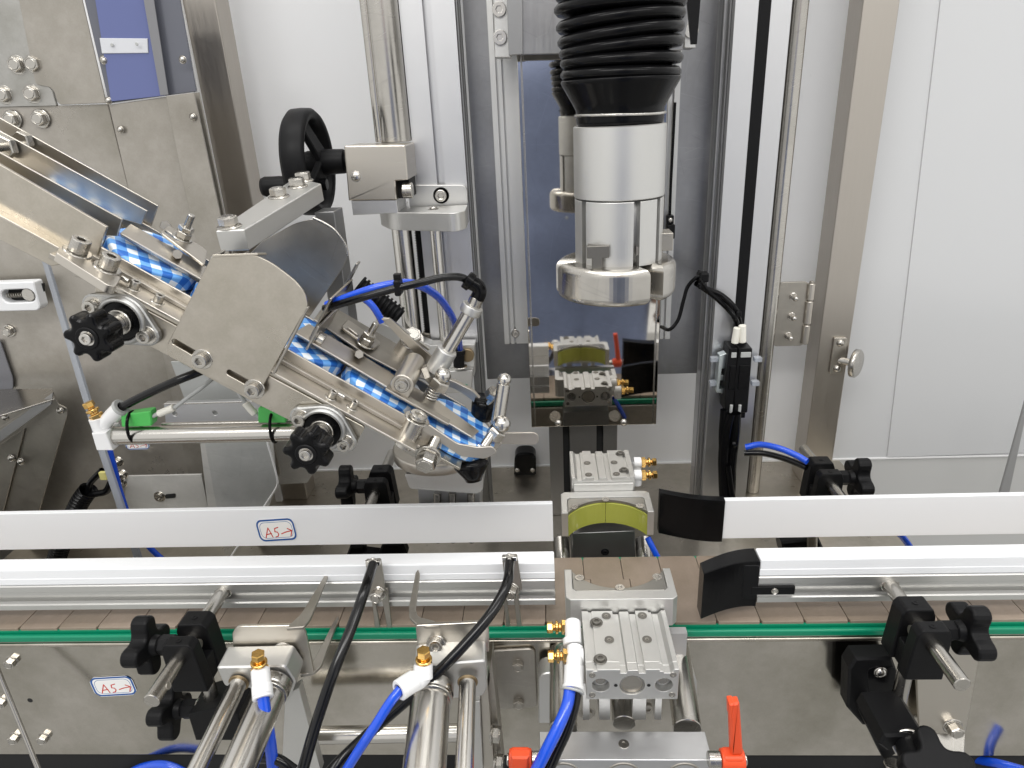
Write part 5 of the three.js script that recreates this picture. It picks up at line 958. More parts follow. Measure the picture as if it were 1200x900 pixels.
{
  const a = PZ(420, 334, -0.16), b = PZ(467, 371, -0.16), d = b.clone().sub(a), L = d.length(), pr = [[0, 0]]; for (let y = 0; y < L; y += 0.005) pr.push([0.0115, y], [0.0115, y + 0.0025], [0.0092, y + 0.0027], [0.0092, y + 0.0048]); pr.push([0, L]);
  solo('corrugated_sleeve', lathe(a, d, pr, 20), M.black, 'black corrugated sleeve behind the hood, left of the bright shaft', 'conduit');
}

// ---------------------------------------------------------------- the neighbouring machine at the left
{
  const z = -0.26, P = (x, y, q = z) => PZ(x, y, q);
  const t = thing('sheet_cabinet', 'stainless sheet cabinet with hex bolts filling the left background', 'cabinet', P(100, 560));
  const pl = (name, pts, q, th, m, o = {}) => part(t, name, plate(pts.map(([x, y]) => P(x, y, q)), BACK, th, { u: EX, ...o }), m);
  pl('upper_panel', [[16, -30], [89, -30], [124, 120.5], [68, 123], [62, 103], [42, 99], [40, 92]], z + 0.002, 0.002, M.sheetPale, { r: [0, 0, 0, 0.006, 0.006, 0.005, 0] });
  pl('corner_panel', [[-120, -30], [18, -30], [46, 97], [60, 102], [66, 124], [-120, 128]], z, 0.004, mat({ color: C3(0.5, 0.49, 0.47), metalness: 1, roughness: 0.55, roughnessMap: T.blotchR, map: T.blotchC }), { r: [0, 0, 0.004, 0.006, 0.001, 0] });
  pl('lower_panel', [[-120, 129], [126, 122], [150, 219], [262, 690], [-120, 760]], z - 0.003, 0.003, M.sheetPale);
  // the panel beyond the corner bends towards the viewer a little
  const k = (x, y) => onPlane(x, y, P(126, 122), V(-0.1, 0, 1).normalize());
  part(t, 'side_panel', plate([k(127.5, 123), k(227.5, 108), k(264.5, 284), k(298, 430), k(325, 560), k(250, 690), k(150, 219)], BACK, 0.003, { u: EX }), M.sheetPale);
  part(t, 'side_return', plate([k(196, 112.8), k(227, 108.5), k(297, 430), k(264, 430), k(215, 210)].map((p) => add(p, 0, 0, 0.003)), BACK, 0.002, { u: EX }), M.sheetPale);
  const bl = (x, y, r = 0.0068, kind = 'hex', q = z + 0.0005) => bolt(t, kind, P(x, y, q), V(0.05, 0, 1), r, r * 0.95, M.bright);
  for (const [x, y] of [[20, 76], [40, 75], [5, 111], [38, 110], [14, 140], [47, 139]]) bl(x, y);
  for (const [x, y] of [[122, 71], [141, 152], [127, 118]]) bl(x, y, 0.0032, 'dome', z + 0.004);
  bl(10, 388, 0.0055, 'hex', z - 0.001);
  // window with a blue clothing reflection painted on it, and a white strip
  const w = thing('reflecting_window', 'dark framed window with a painted blue reflection, carrying a white strip, at upper left', 'window', P(160, 120, z - 0.01));
  part(w, 'frame', plate([k(92, -30), k(200, -30), k(225, 107), k(128, 121)].map((p) => add(p, 0, 0, 0.0005)), BACK, 0.003, { u: EX }), mat({ color: C3(0.13, 0.135, 0.16), roughness: 0.25, metalness: 0.2 }));
  part(w, 'painted_reflection', plate([k(108, -30), k(162, -30), k(192, 112), k(132, 119)].map((p) => add(p, 0, 0, 0.002)), BACK, 0.001, { u: EX }), M.painted_reflection);
  part(w, 'pane_margin', plate([k(164, -30), k(176, -30), k(198, 111), k(189, 112)].map((p) => add(p, 0, 0, 0.0018)), BACK, 0.001, { u: EX }), mat({ color: C3(0.2, 0.2, 0.21), roughness: 0.3 }));
  part(w, 'white_strip', plate([k(119, 45), k(172, 45), k(173, 62), k(122, 63)].map((p) => add(p, 0, 0, 0.004)), BACK, 0.0015, { u: EX }), mat({ color: C3(0.6, 0.61, 0.64), roughness: 0.5 }));
  for (const [x, y] of [[134, 53], [163, 52]]) part(w, 'pin', cyl(add(k(x, y), 0, 0, 0.004), add(k(x, y), 0, 0, 0.005), 0.0018), M.grey);
  for (const [x, y] of [[122, 70], [215, 70], [227, 137]]) bolt(w, 'dome', add(k(x, y), 0, 0, 0.002), EZ, 0.0033, 0.003, M.bright);
}
{
  const z = -0.235, P = (x, y, q = z) => PZ(x, y, q), t = thing('slotted_block', 'white slotted plastic block with a round bolt in the slot, at the left edge', 'block', P(25, 363));
  part(t, 'block', plate([P(-40, 333), P(39, 330), P(47, 360), P(44, 364), P(-40, 366)], BACK, 0.016, { r: [0, 0.003, 0.003, 0.003, 0], u: EX, bevel: 0.0012, holes: [{ pts: slot3(P(9, 347.5), P(33, 346.5), 0.0082, EY) }] }), phy({ color: C3(0.78, 0.79, 0.8), roughness: 0.45 }));
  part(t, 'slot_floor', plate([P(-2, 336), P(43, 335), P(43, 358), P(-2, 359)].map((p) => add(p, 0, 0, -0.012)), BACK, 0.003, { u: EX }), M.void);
  part(t, 'spring_rod', (() => { const pts = []; const a = add(P(4, 348), 0, 0, -0.007), b = add(P(26, 347), 0, 0, -0.007); for (let i = 0; i <= 60; i++) { const u = i / 60, q = u * 8 * 2 * Math.PI; pts.push(a.clone().lerp(b, u).add(V(0, 0.0025 * Math.cos(q), 0.0025 * Math.sin(q)))); } return tube(pts, 0.0006, 180, 6); })(), M.dull);
  part(t, 'round_bolt', cyl(add(P(30, 346.5), 0, 0, -0.011), add(P(30, 346.5), 0, 0, -0.0035), 0.0078), M.bright);
}
{
  const z = -0.2, P = (x, y, q = z) => PZ(x, y, q), t = thing('bent_shelf', 'bent steel shelf lip with an angled plate below, at the left edge', 'shelf', P(20, 600));
  part(t, 'shelf_top', plate([P(-60, 457, -0.24), P(62, 457, -0.235), P(61, 459), P(0, 503, -0.15), P(-60, 548, -0.1)], V(0, -1, 0), 0.002, { u: EX, bevel: 0.0003 }), M.bright);
  const l0 = P(62, 459), l1 = P(0, 504, -0.15), l2 = P(-60, 548, -0.1);
  part(t, 'shelf_lip', plate([P(62, 460), P(1, 504, z), P(-60, 548, z), P(-60, 566, z), P(0, 518, z), P(60, 474, z)], BACK, 0.002, { u: EX }), mat({ color: C3(0.36, 0.36, 0.36), metalness: 1, roughness: 0.5 }));
  part(t, 'gusset', plate([P(62, 460, -0.225), P(68, 474, -0.225), P(78, 478, -0.225), P(79, 486, -0.225), P(42, 612, -0.225), P(20, 690, -0.225), P(-60, 690, -0.225), P(-60, 540, -0.225)], BACK, 0.002, { u: EX, r: [0, 0.004, 0.004, 0.002, 0, 0, 0, 0] }), M.dull);
  part(t, 'gusset', plate([P(29, 502, -0.222), P(3, 602, -0.222), P(-20, 690, -0.222), P(-60, 690, -0.222), P(-60, 560, -0.222)], BACK, 0.002, { u: EX }), M.dull);
  for (const [x, y] of [[70, 481], [24, 541], [13, 537], [6, 489]]) bolt(t, 'dome', P(x, y, -0.2195), EZ, 0.0042, 0.003, M.bright);
  const w = thing('grey_window', 'dark grey rounded window corner at the left edge above the shelf', 'window', P(0, 455, -0.25));
  part(w, 'pane', plate([P(-60, 396, -0.258), P(0, 400, -0.258), P(15, 444, -0.258), P(15, 456, -0.258), P(-60, 458, -0.258)], BACK, 0.002, { r: [0, 0, 0.004, 0.002, 0], u: EX }), mat({ color: C3(0.16, 0.16, 0.175), roughness: 0.3 }));
}
{ // clear guard edge
  const P = (x, y, q) => PZ(x, y, q), t = thing('acrylic_guard', 'clear acrylic guard sheet whose pale edge slants down at the left', 'guard sheet', P(150, 640, -0.16));
  const z = -0.13;
  const a = P(50, 300, z), b = P(166, 662, z);
  part(t, 'edge', plate([P(47, 300, z), P(53, 300, z), P(120, 520, z), P(168, 664, z), P(160, 664, z), P(112, 520, z)], BACK, 0.004, { u: EY, bevel: 0.0002 }), M.acrylicEdge, 'pale polished edge');
}
{ // lower middle background: clear box guard, bright seam, slotted screw, wall behind
  const z = -0.235, P = (x, y, q = z) => PZ(x, y, q);
  const t = thing('backing_panel', 'plain steel backing panel with a long seam behind the cross tube', 'panel', P(220, 640));
  part(t, 'panel', plate([P(146, 558), P(236, 556), P(262, 690), P(150, 690)], BACK, 0.003, { u: EX }), M.palePanel);
  part(t, 'panel', plate([P(200, 424), P(322, 424), P(322, 500), P(228, 500)], BACK, 0.003, { u: EX }), M.grey);
  part(t, 'panel', plate([P(232, 500, z + 0.01), P(318, 500, z + 0.01), P(324, 566, z + 0.01), P(300, 640, z + 0.01), P(262, 690, z + 0.01), P(244, 600, z + 0.01)], BACK, 0.003, { u: EX }), M.palePanel);
  bolt(t, 'socket', P(187, 582, z + 0.0005), EZ, 0.0055, 0.004); part(t, 'slot', plate([P(194, 579), P(206, 578), P(206, 583), P(194, 584)].map((p) => add(p, 0, 0, 0.0012)), BACK, 0.0012, { r: 0.002 }), M.void);
  for (const [x, y] of [[143, 556], [138, 541], [142, 566]]) bolt(t, 'hex', P(x, y, z + 0.001), EZ, 0.005, 0.006);
  const g = thing('clear_door', 'clear bent acrylic door with a bright edge below the chute', 'door', P(310, 600));
  part(g, 'edge', tube([P(313, 517, -0.2), P(325, 562, -0.2), P(325, 568, -0.2), P(307, 597, -0.2), P(264, 662, -0.2)], 0.0013, 60, 6), M.trim);
  part(g, 'sheet', plate([P(240, 520, -0.204), P(313, 517, -0.204), P(325, 567, -0.204), P(307, 597, -0.204), P(264, 662, -0.204), P(262, 640, -0.204)], BACK, 0.002, { u: EX }), M.acrylic);
  const s = thing('steel_bracket', 'bright steel box bracket right of the clear door, behind the front star knob', 'bracket', P(345, 570));
  part(s, 'face', plate([PZ(318, 512, -0.3), PZ(392, 510, -0.3), PZ(360, 566, -0.3), PZ(327, 568, -0.3)], BACK, 0.003, { u: EX }), M.palePanel);
  const h = thing('perforated_bar', 'long aluminium strip with round holes above the cross tube', 'bar', P(270, 497));
  part(h, 'strip', plate([P(192, 473, -0.2), P(356, 468, -0.2), P(356, 492, -0.2), P(194, 497, -0.2)], BACK, 0.008, { r: 0.001, u: EX, holes: [[205, 485], [252, 484], [310, 482]].map(([x, y]) => ({ pts: disc2(0, 0, 0.0032, 14).map(([a, b]) => add(P(x, y, -0.2), a, b, 0)) })) }), M.alu);
  part(h, 'top_edge', bar(P(192, 473, -0.202), P(356, 468, -0.202), EY, 0.006, 0.0012, 0.0003), M.bright);
}
{ // cross tube with end block, fitting and the two green plugs
  const z = -0.06, P = (x, y, q = z) => PZ(x, y, q);
  const t = thing('cross_tube', 'polished round cross tube with a square white end block, below the chute', 'tube', P(230, 520));
  const a = P(128, 511), b = P(352, 506), r = 0.0092;
  part(t, 'tube', cyl(a, add(b, 0.02, 0, 0), r), M.chrome);
  for (let k = 0; k < 4; k++) part(t, 'groove_ring', cyl(a.clone().lerp(b, 0.002 + k * 0.012), a.clone().lerp(b, 0.009 + k * 0.012), r + (k % 2 ? 0.0002 : 0.0012)), M.bright);
  part(t, 'end_block', plate([P(107, 508, z + 0.012), P(124, 507, z + 0.012), P(132, 528, z + 0.012), P(113, 528, z + 0.012)], BACK, 0.024, { bevel: 0.0008, u: EX }), M.fitting);
  part(t, 'thin_rod', cyl(P(190, 497.5, z - 0.012), P(350, 494, z - 0.012), 0.0022), M.bright);
  const f = thing('hose_fitting', 'white elbow fitting with a knurled brass screw on the left end of the cross tube', 'hose fitting', P(118, 500));
  const c = P(119, 497, z), e = P(106, 477, z);
  part(f, 'white_fitting', merge(cyl(P(121, 506, z), P(114, 489, z), 0.0082), tube([P(120, 500, z), P(126, 492, z), P(132, 486, z)], 0.0068, 16, 14), cyl(P(131, 488, z), P(141, 478, z), 0.0078)), M.fitting);
  part(f, 'collar', pipe(P(140, 479, z), P(143, 476.5, z), 0.0088, 0.005), M.grey);
  const d = e.clone().sub(c).normalize(); brassSpeed(f, along(c, d, 0.006), d, 1.15);
  solo('black_hose', tube([P(141, 478), P(160, 468), P(185, 456), P(210, 445), P(238, 434, z - 0.01), P(262, 424, z - 0.02)], 0.0042, 40, 12), M.hose, 'black hose from the elbow fitting up behind the chute hood', 'hose');
  for (const [x0, x1, y0, y1, lab, tx] of [[141, 178, 484, 501, 'bright green cable plug tied at the left part of the cross tube', 155], [302, 335, 477, 496, 'bright green cable plug tied at the right part of the cross tube', 319]]) {
    const g = thing('cable_plug', lab, 'plug', P((x0 + x1) / 2, y1, z), 'green plugs tied on the cross tube');
    const q = z + 0.004, right = x0 > 250;
    const o = right ? [P(x0, y0 + 1, q), P(x0 + 14, y0, q), P(x1, y1 - 8, q), P(x1, y1, q), P(x0, y1, q)] : [P(x0, y0 + 2, q), P(x1 - 2, y0 - 2, q), P(x1, y1 - 6, q), P(x1 - 1, y1 - 1, q), P(x0 + 1, y1, q)];
    part(g, 'plug_body', plate(o, BACK, 0.012, { r: 0.002, bevel: 0.0012, u: EX }), M.lime);
    const rt = P(tx, (y0 + y1) / 2, z), tie = []; for (let i = 0; i <= 32; i++) { const an = i / 32 * 2 * Math.PI; tie.push(V(rt.x + 0.001 * Math.sin(an), P(tx, 506, z).y + 0.0055 + 0.016 * Math.sin(an), z + 0.0115 * Math.cos(an))); }
    part(g, 'tie_band', tube(tie, 0.0016, 60, 8), M.rubber);
  }
  solo('grey_cable', tube([P(176, 489), P(190, 483), P(204, 478), P(220, 466), P(238, 453), P(250, 443, z - 0.01)], 0.0021, 40, 10), M.grey, 'grey cable from the left green plug up behind the hood', 'cable');
  solo('cable_marker', merge(cyl(P(186, 485, z), P(204, 477.5, z), 0.0036)), M.tag, 'white marker sleeve with black print on the left grey cable', 'sleeve');
  solo('grey_cable', tube([P(303, 487), P(296, 481), P(288, 472), P(281, 462), P(277, 452, z - 0.01)], 0.0021, 30, 10), M.grey, 'grey cable from the right green plug up behind the hood', 'cable');
  solo('cable_marker', merge(cyl(P(299, 485, z), P(287, 472, z), 0.0036)), M.tag, 'white marker sleeve with black print on the right grey cable', 'sleeve');
}
{ // conduit, blue hoses, half hidden sticker
  const P = (x, y, q = -0.19) => PZ(x, y, q);
  const axis = new THREE.CatmullRomCurve3([P(104, 574), P(95, 586), P(86, 604), P(74, 632), P(62, 668)], false, 'centripetal');
  const g = new THREE.TubeGeometry(axis, 120, 1, 16), p = g.attributes.position, pts = axis.getSpacedPoints(120);
  for (let i = 0; i <= 120; i++) for (let j = 0; j <= 16; j++) { const k = i * 17 + j, c = axis.getPointAt(i / 120), q = V().fromBufferAttribute(p, k).sub(c).normalize().multiplyScalar(i % 4 < 2 ? 0.0118 : 0.0096).add(c); p.setXYZ(k, q.x, q.y, q.z); }
  g.computeVertexNormals();
  solo('corrugated_conduit', uvm(g), M.rubber, 'black corrugated conduit running under the left rear rail', 'conduit');
  solo('black_cable', merge(tube([P(103, 578), P(106, 566), P(113, 558), P(120, 551)], 0.004, 20, 8), tube([P(106, 580), P(116, 578), P(124, 576), P(130, 566)], 0.0045, 20, 8)), M.rubber, 'two black cables leaving the top of the corrugated conduit', 'cables');
  solo('yellow_tag', box(P(118, 560, -0.185).x, P(126, 560, -0.185).x, P(120, 562, -0.185).y, P(120, 553, -0.185).y, -0.188, -0.183, 0.0008), phy({ color: C3(0.6, 0.55, 0.2), roughness: 0.5 }), 'small yellow tag beside the corrugated conduit', 'tag');
  solo('blue_hose', tube([P(128, 526, -0.14), P(133, 545, -0.14), P(142, 580, -0.14), P(156, 616, -0.14), P(176, 642, -0.14), P(198, 662, -0.14), P(215, 676, -0.14)], 0.0035, 50, 10), M.blue, 'thin blue hose beside the slanting acrylic edge at the left', 'hose');
  sticker([PZ(146, 515, -0.228), PZ(174, 514, -0.228), PZ(176, 526, -0.228), PZ(148, 527, -0.228)], EZ, 'small blue bordered sticker half hidden behind the cross tube');
  solo('blue_hose', tube([PZ(874, 524, -0.2), PZ(890, 521, -0.195), PZ(912, 525, -0.18), PZ(934, 534, -0.165), PZ(946, 541, -0.155)], 0.0038, 40, 12), M.blue, 'blue hose running to the right rear clamp', 'hose');
  solo('black_hose', tube([PZ(872, 531, -0.2), PZ(892, 531, -0.195), PZ(915, 536, -0.18), PZ(934, 543, -0.165), PZ(945, 548, -0.155)], 0.0036, 40, 12), M.hose, 'black hose just under the blue one at the right rear clamp', 'hose');
  solo('blue_hose', tube([PZ(1050, 622, -0.16), PZ(1060, 632, -0.16), PZ(1072, 650, -0.155), PZ(1080, 662, -0.15)], 0.004, 20, 10), M.blue, 'dark blue hose glimpsed between the right rails', 'hose');
  solo('corner_hose', tube([PZ(1128, 886, 0.03), PZ(1150, 891, 0.045), PZ(1175, 896, 0.06), PZ(1210, 906, 0.075)], 0.0042, 20, 10), M.blue, 'blue hose in the dark gap at the lower right corner', 'hose');
  solo('corner_hose', tube([PZ(140, 912, 0.05), PZ(170, 898, 0.055), PZ(196, 897, 0.06), PZ(225, 910, 0.065)], 0.0042, 20, 10), M.blue, 'blue hose in the dark gap at the lower left', 'hose');
}

// ---------------------------------------------------------------- two stop cylinders with fork brackets in front of the conveyor
{
  const cylinderUnit = (label, forkLabel, group, o) => {
    const t = thing('stop_cylinder', label, 'air cylinder', o.head[3].clone(), undefined);
    const dir = o.dir;
    part(t, 'head_block', plate(o.head, dir.clone().negate(), o.headT, { r: 0.003, bevel: 0.0012, u: EX }), M.aluBlast);
    part(t, 'barrel', cyl(o.c0, along(o.c0, dir, 0.12), o.cr), M.chrome);
    part(t, 'barrel_cap', lathe(along(o.c0, dir, -0.001), dir, [[0, 0], [o.cr * 1.1, 0], [o.cr * 1.13, 0.0015], [o.cr * 1.13, 0.008], [o.cr * 1.05, 0.0085], [o.cr * 1.05, 0.0105], [o.cr * 1.1, 0.011], [o.cr * 1.1, 0.014], [0, 0.014]], 40), M.bright);
    part(t, 'guide_rod', cyl(o.g0, along(o.g0, dir, 0.1), o.gr), M.chrome);
    part(t, 'bush', pipe(along(o.g0, dir, -0.0005), along(o.g0, dir, 0.001), o.gr * 1.22, o.gr), M.bronze);
    if (o.plateBehind) part(t, 'side_plate', o.plateBehind, M.sheet);
    return t;
  };
  const Z = EZ;
  { // left unit
    const zf = 0.128, P = (x, y, z = zf) => PZ(x, y, z);
    const d = V(0.0, -0.06, 1).normalize();
    const t = cylinderUnit('left stop cylinder with silver head block, brass screw and blue hose', '', '', { head: [P(253, 782), P(300, 781), P(334, 780), P(346, 800), P(338, 824), P(330, 828), P(290, 808), P(262, 806)], headT: 0.022, dir: d, c0: P(322, 800, zf + 0.001), cr: 0.0125, g0: P(280, 800, zf + 0.0005), gr: 0.0068 });
    // bent fork plate
    const zb = 0.104, Q = (x, y, z = zb) => PZ(x, y, z), f = thing('fork_bracket', 'bent steel fork with two pointed prongs on the left stop cylinder', 'fork bracket', Q(320, 770));
    part(f, 'back_plate', plate([Q(272, 742), Q(278, 734), Q(352, 733), Q(358, 742), Q(368, 790), Q(352, 790), Q(340, 775), Q(274, 766)], BACK, 0.003, { r: [0.002, 0.006, 0.002, 0.001, 0.002, 0.002, 0.004, 0.002], u: EX }), M.steel);
    const yt = Q(352, 733).y, yl = Q(363, 789).y, px = (a, b, y) => PY(a, b, y);
    part(f, 'prong', plate([px(336, 736, yt), px(356, 734.5, yt), px(364, 724, yt), px(386, 670, yt), px(384, 668, yt), px(379, 676, yt), px(353, 719, yt), px(340, 731, yt)], V(0, -1, 0), 0.003, { u: EX, r: [0, 0.002, 0.003, 0, 0, 0, 0.004, 0.001] }), M.dull);
    part(f, 'prong', plate([px(352, 791, yl), px(368, 788, yl), px(377, 779, yl), px(397, 724, yl), px(395.5, 722, yl), px(390, 730, yl), px(367, 776, yl), px(358, 784, yl)], V(0, -1, 0), 0.003, { u: EX, r: [0, 0.002, 0.003, 0, 0, 0, 0.004, 0.001] }), M.dull);
    bolt(f, 'socket', P(331, 764, 0.107), V(0.1, 0.4, 1).normalize(), 0.0055, 0.005);
    const w = thing('elbow_fitting', 'white elbow fitting with brass screw on the left stop cylinder', 'hose fitting', P(305, 810, 0.15));
    part(w, 'white_fitting', merge(cyl(P(305, 785, 0.14), P(307, 806, 0.152), 0.0072), cyl(P(300, 803, 0.148), P(314, 803, 0.148), 0.0058), cyl(P(307, 803, 0.15), P(308, 816, 0.157), 0.0078)), M.fitting);
    part(w, 'release_ring', pipe(P(308, 815, 0.156), P(308.4, 819, 0.158), 0.0078, 0.005), M.fitting);
    const b0 = P(305, 788, 0.14), b1 = P(301, 757, 0.14), bd = b1.clone().sub(b0).normalize(); brassSpeed(w, b0, bd, 1.15);
    solo('blue_hose', tube([P(308, 814, 0.156), P(311, 835, 0.162), P(316, 865, 0.168), P(321, 910, 0.172)], 0.0046, 30, 12), M.blue, 'glossy blue hose dropping from the left stop cylinder fitting', 'hose');
    const s = thing('side_bracket', 'pale aluminium bracket standing right of the left stop cylinder', 'bracket', P(345, 890, 0.1));
    part(s, 'plate', plate([PZ(334, 815, 0.118), PZ(350, 806, 0.118), PZ(376, 905, 0.118), PZ(330, 905, 0.118)], BACK, 0.01, { u: EX }), M.aluBlast);
  }
  { // right unit
    const zf = 0.135, P = (x, y, z = zf) => PZ(x, y, z);
    const d = V(0.06, -0.1, 1).normalize();
    const t = cylinderUnit('right stop cylinder with silver head block, thick polished barrel and guide rod', '', '', { head: [P(484, 782), P(502, 780), P(569, 778), P(571, 815), P(566, 825), P(545, 826), P(500, 826), P(486, 800)], headT: 0.022, dir: d, c0: P(506, 806, zf + 0.001), cr: 0.0155, g0: P(548, 799, zf + 0.0005), gr: 0.0066 });
    const zb = 0.113, Q = (x, y, z = zb) => PZ(x, y, z), f = thing('fork_bracket', 'bent steel fork with one pointed prong on the right stop cylinder', 'fork bracket', Q(520, 760));
    part(f, 'back_plate', plate([Q(487, 733), Q(570, 729), Q(573, 738), Q(573, 764), Q(490, 768)], BACK, 0.003, { r: [0.002, 0.006, 0.004, 0.001, 0.001], u: EX }), M.steel);
    const yt = Q(500, 733).y, px = (a, b) => PY(a, b, yt);
    part(f, 'prong', plate([px(500, 734), px(516, 733), px(508, 727), px(489, 722), px(487, 712), px(492, 672), px(490, 667), px(487, 671), px(479, 712), px(480, 724), px(488, 731)], V(0, -1, 0), 0.003, { u: EX, r: [0, 0, 0.001, 0.004, 0.002, 0, 0, 0, 0.003, 0.003, 0.002] }), M.dull);
    bolt(f, 'socket', P(511, 756, 0.116), V(0, 0.4, 1).normalize(), 0.0055, 0.005);
    const w = thing('elbow_fitting', 'white elbow fitting with brass screw on the right stop cylinder', 'hose fitting', P(485, 800, 0.15));
    part(w, 'white_fitting', merge(cyl(P(496, 778, 0.146), P(496, 796, 0.152), 0.0072), tube([P(496, 790, 0.149), P(490, 796, 0.153), P(482, 800, 0.157)], 0.0075, 14, 14), cyl(P(486, 797, 0.155), P(472, 806, 0.163), 0.0078)), M.fitting);
    part(w, 'release_ring', pipe(P(473, 805.5, 0.1625), P(467, 809.5, 0.166), 0.0078, 0.005), M.fitting);
    const b0 = P(497, 785, 0.146), b1 = P(496, 754, 0.146), bd = b1.clone().sub(b0).normalize(); brassSpeed(w, b0, bd, 1.15);
    solo('blue_hose', tube([P(470, 807, 0.164), P(458, 822, 0.17), P(440, 850, 0.178), P(420, 880, 0.183), P(398, 915, 0.187)], 0.0037, 30, 12), M.blue, 'glossy blue hose slanting down left from the right stop cylinder', 'hose');
    const s = thing('side_bracket', 'stack of upright steel plates right of the right stop cylinder', 'bracket', P(570, 890, 0.1));
    part(s, 'plate', plate([PZ(545, 822, 0.118), PZ(562, 822, 0.118), PZ(566, 905, 0.118), PZ(536, 905, 0.118)], BACK, 0.01, { u: EX }), M.aluBlast);
    part(s, 'plate', plate([PZ(563, 806, 0.112), PZ(571, 800, 0.112), PZ(580, 905, 0.112), PZ(567, 905, 0.112)], BACK, 0.02, { u: EX }), M.steel);
    part(s, 'plate', plate([PZ(572, 812, 0.106), PZ(576, 770, 0.106), PZ(590, 905, 0.106), PZ(581, 905, 0.106)], BACK, 0.02, { u: EX }), M.dull);
    bolt(s, 'hex', PZ(578, 860, 0.116), V(1, 0, 0.15), 0.006, 0.006); bolt(s, 'hex', PZ(582, 893, 0.116), V(1, 0, 0.15), 0.006, 0.006);
  }
  solo('cross_bar', cyl(PZ(340, 862, 0.085), PZ(560, 858, 0.085), 0.0078), M.chrome, 'polished round bar between the two stop cylinders', 'bar');
  // sensor brackets on the front rail, and their thick black leads
  for (const [lab, ol, pts] of [['slotted steel sensor bracket on the front rail, left of the two', [437, 667, 443, 696, 436, 704, 459, 745], [[437, 662], [428, 690], [412, 735], [392, 785], [370, 850], [352, 912]]], ['slotted steel sensor bracket on the front rail, nearest the front jaw', [597, 662, 599, 692, 590, 700, 611, 743], [[597, 660], [594, 684], [578, 715], [545, 755], [500, 800], [445, 848], [400, 890], [378, 915]]]]) {
    const z = 0.046, P = (x, y, q = z) => PZ(x, y, q), [hx, hy, bx, by, sx0, sy0, sx1, sy1] = ol;
    const t = thing('sensor_bracket', lab, 'bracket', P(hx, sy1), 'slotted sensor brackets on the front rail');
    part(t, 'holder', plate([P(hx - 9, hy - 10, 0.05), P(hx + 9, hy - 11, 0.05), P(hx + 15, hy + 30, 0.05), P(hx - 4, hy + 32, 0.05)], BACK, 0.003, { r: 0.002, u: EX }), M.dull);
    part(t, 'head', plate([P(hx - 9, hy - 11, 0.052), P(hx + 9, hy - 12, 0.052), P(hx + 8, hy - 2, 0.058), P(hx - 8, hy - 1, 0.058)], V(0, -1, 0.3), 0.004, { u: EX }), M.bright);
    part(t, 'slot_plate', plate([P(sx0 - 2, sy0 - 14), P(sx1 - 5, sy0 - 14), P(sx1 + 1, sy1 - 3), P(sx1 - 1, sy1), P(sx0 + 6, sy1 + 1), P(sx0 + 4, sy1 - 3)], BACK, 0.0025, { r: 0.001, u: EX, holes: [{ pts: slot3(P(sx0 + 8, sy0 + 2), P(sx1 - 9, sy1 - 8), 0.0032, EX) }] }), M.dull);
    bolt(t, 'hex', P(bx, by, 0.0505), V(-0.15, 0, 1).normalize(), 0.0052, 0.007);
    part(t, 'sensor_tip', merge(cyl(P(hx, hy - 2, 0.058), P(hx, hy - 13, 0.052), 0.0025), nut(P(hx, hy - 9, 0.054), P(hx, hy - 12, 0.053), 0.0045)), M.bright);
    const n = pts.length, path = pts.map(([x, y], i) => PZ(x, y, 0.06 + 0.13 * Math.pow(i / (n - 1), 0.8)));
    solo('sensor_lead', tube(path, 0.0043, 90, 14), M.hose, lab.startsWith('slotted steel sensor bracket on the front rail, left') ? 'thick glossy black sensor lead falling from the left sensor bracket' : 'thick glossy black sensor lead curving left from the sensor bracket nearest the jaw', 'cable');
  }
  solo('black_hose', tube([PZ(268, 905, 0.16), PZ(285, 892, 0.165), PZ(305, 888, 0.168), PZ(325, 890, 0.17), PZ(345, 903, 0.172)], 0.0042, 30, 10), M.hose, 'black hose arching along the bottom edge under the left stop cylinder', 'hose');
}

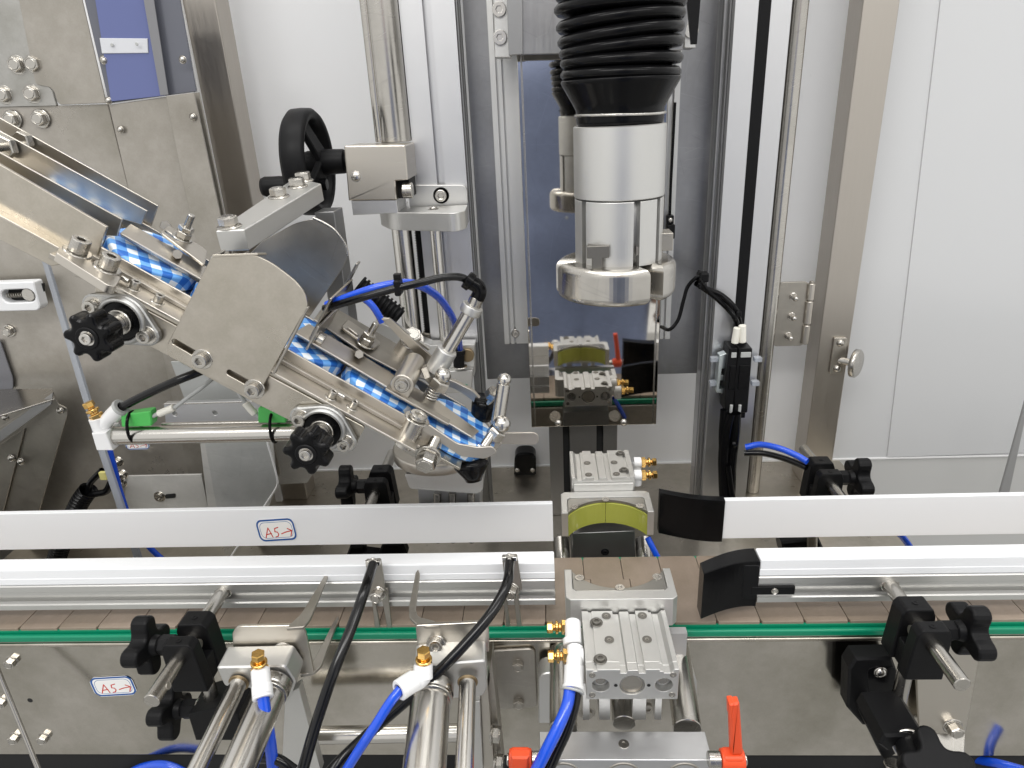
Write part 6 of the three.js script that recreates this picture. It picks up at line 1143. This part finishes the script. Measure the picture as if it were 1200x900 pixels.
// ---------------------------------------------------------------- the photographer, seen only in the polished steel
{
  const t = thing('person', 'person in a blue dotted jacket and trousers standing behind the camera', 'person', V(0.1, -0.9, 1.02));
  const N = 64, S = 0.92, mc = new MarchingCubes(N, M.black, false, false, 200000);
  const seg = [];                                     // [ax, ay, az, bx, by, bz, ra, rb]
  const bone = (a, b, ra, rb) => seg.push([...a, ...b, ra, rb]);
  bone([0, 1.02, 0], [0, 1.36, 0], 0.19, 0.2); bone([-0.16, 1.4, 0], [0.16, 1.4, 0], 0.075, 0.075); bone([0, 1.44, 0], [0, 1.55, -0.01], 0.058, 0.055); bone([0, 1.63, -0.02], [0, 1.68, 0.0], 0.085, 0.1);
  for (const s of [-1, 1]) { bone([s * 0.09, 0.95, 0], [s * 0.1, 0.5, -0.02], 0.14, 0.1); bone([s * 0.11, 0.5, -0.02], [s * 0.12, 0.1, 0.03], 0.06, 0.045); bone([s * 0.12, 0.05, 0.02], [s * 0.13, 0.04, -0.16], 0.045, 0.035); bone([s * 0.2, 1.4, 0], [s * 0.27, 1.1, 0.05], 0.062, 0.05); bone([s * 0.27, 1.1, 0.05], [s * 0.25, 0.86, -0.04], 0.047, 0.034); }
  mc.isolation = 0; const half = S; const q = V();
  const d1 = (x, y, z, g) => { const [ax, ay, az, bx, by, bz, ra, rb] = g, dx = bx - ax, dy = by - ay, dz = bz - az, L = dx * dx + dy * dy + dz * dz; let u = ((x - ax) * dx + (y - ay) * dy + (z - az) * dz) / L; u = Math.max(0, Math.min(1, u)); return Math.hypot(x - ax - dx * u, y - ay - dy * u, z - az - dz * u) - (ra + (rb - ra) * u); };
  for (let k = 0; k < N; k++) for (let j = 0; j < N; j++) for (let i = 0; i < N; i++) {
    const x = (i - N / 2) / (N / 2) * half, y = (j - N / 2) / (N / 2) * half + 0.88, z = (k - N / 2) / (N / 2) * half; let f = 1e3;
    for (const g of seg) { const d = d1(x, y, z, g), h = Math.max(0, 0.04 - Math.abs(f - d)) / 0.04; f = Math.min(f, d) - h * h * 0.01; }
    mc.field[k * N * N + j * N + i] = -f;
  }
  mc.update(); const n = mc.count, pos = mc.positionArray.slice(0, n * 3), g = new THREE.BufferGeometry();
  for (let i = 0; i < n; i++) { pos[i * 3] *= half; pos[i * 3 + 1] = pos[i * 3 + 1] * half + 0.88; pos[i * 3 + 2] *= half; }
  g.setAttribute('position', new THREE.BufferAttribute(pos, 3)); g.setAttribute('normal', new THREE.BufferAttribute(mc.normalArray.slice(0, n * 3), 3));
  const col = new Float32Array(n * 3); for (let i = 0; i < n; i++) { const y = pos[i * 3 + 1], x = pos[i * 3]; const c = y > 1.5 ? [0.5, 0.33, 0.25] : y < 0.1 ? [0.05, 0.05, 0.05] : [0.2, 0.245, 0.39]; col.set(c, i * 3); }
  g.setAttribute('color', new THREE.BufferAttribute(col, 3));
  const body = uvm(g.clone()); body.setAttribute('color', g.attributes.color);
  const o = part(t, 'body', body.translate(t.base.x, t.base.y, t.base.z), mat({ vertexColors: true, roughness: 0.85 }));
  // hands with five fingers each
  for (const s of [-1, 1]) { const w = V(t.base.x + s * 0.25, t.base.y + 0.86, t.base.z - 0.04), list = [cyl(w, add(w, 0, -0.095, -0.01), 0.03, 0.036)]; for (let k = 0; k < 4; k++) { const b = add(w, s * 0.0 + (k - 1.5) * 0.0, -0.09, -0.01 - (k - 1.5) * 0.018); list.push(cyl(b, add(b, -s * 0.004, -0.04, 0), 0.009, 0.0085), cyl(add(b, -s * 0.004, -0.038, 0), add(b, -s * 0.018, -0.07 + Math.abs(k - 1.4) * 0.006, 0), 0.0085, 0.007)); } const th = add(w, 0, -0.04, -0.032); list.push(cyl(th, add(th, -s * 0.008, -0.045, -0.018), 0.011, 0.009)); part(t, 'hand', merge(list), mat({ color: C3(0.5, 0.33, 0.25), roughness: 0.6 })); }
  const dots = []; for (let i = 0; i < 12; i++) { const x = rr(-0.13, 0.13), y = rr(1.0, 1.38), zz = -Math.sqrt(Math.max(0, 0.195 ** 2 - x * x)) - 0.0015; dots.push(new THREE.SphereGeometry(0.004, 8, 6).translate(x + t.base.x, y + t.base.y, zz + t.base.z)); }
  part(t, 'jacket_dots', merge(dots.map(uvm)), M.grey);
  part(t, 'hair', uvm(new THREE.SphereGeometry(0.112, 24, 12, 0, Math.PI * 2, 0, 1.5)).translate(t.base.x, t.base.y + 1.675, t.base.z + 0.015), M.black);
}

scene.traverse((o) => { if (o.isMesh) o.castShadow = o.receiveShadow = true; });
renderer.render(scene, camera);
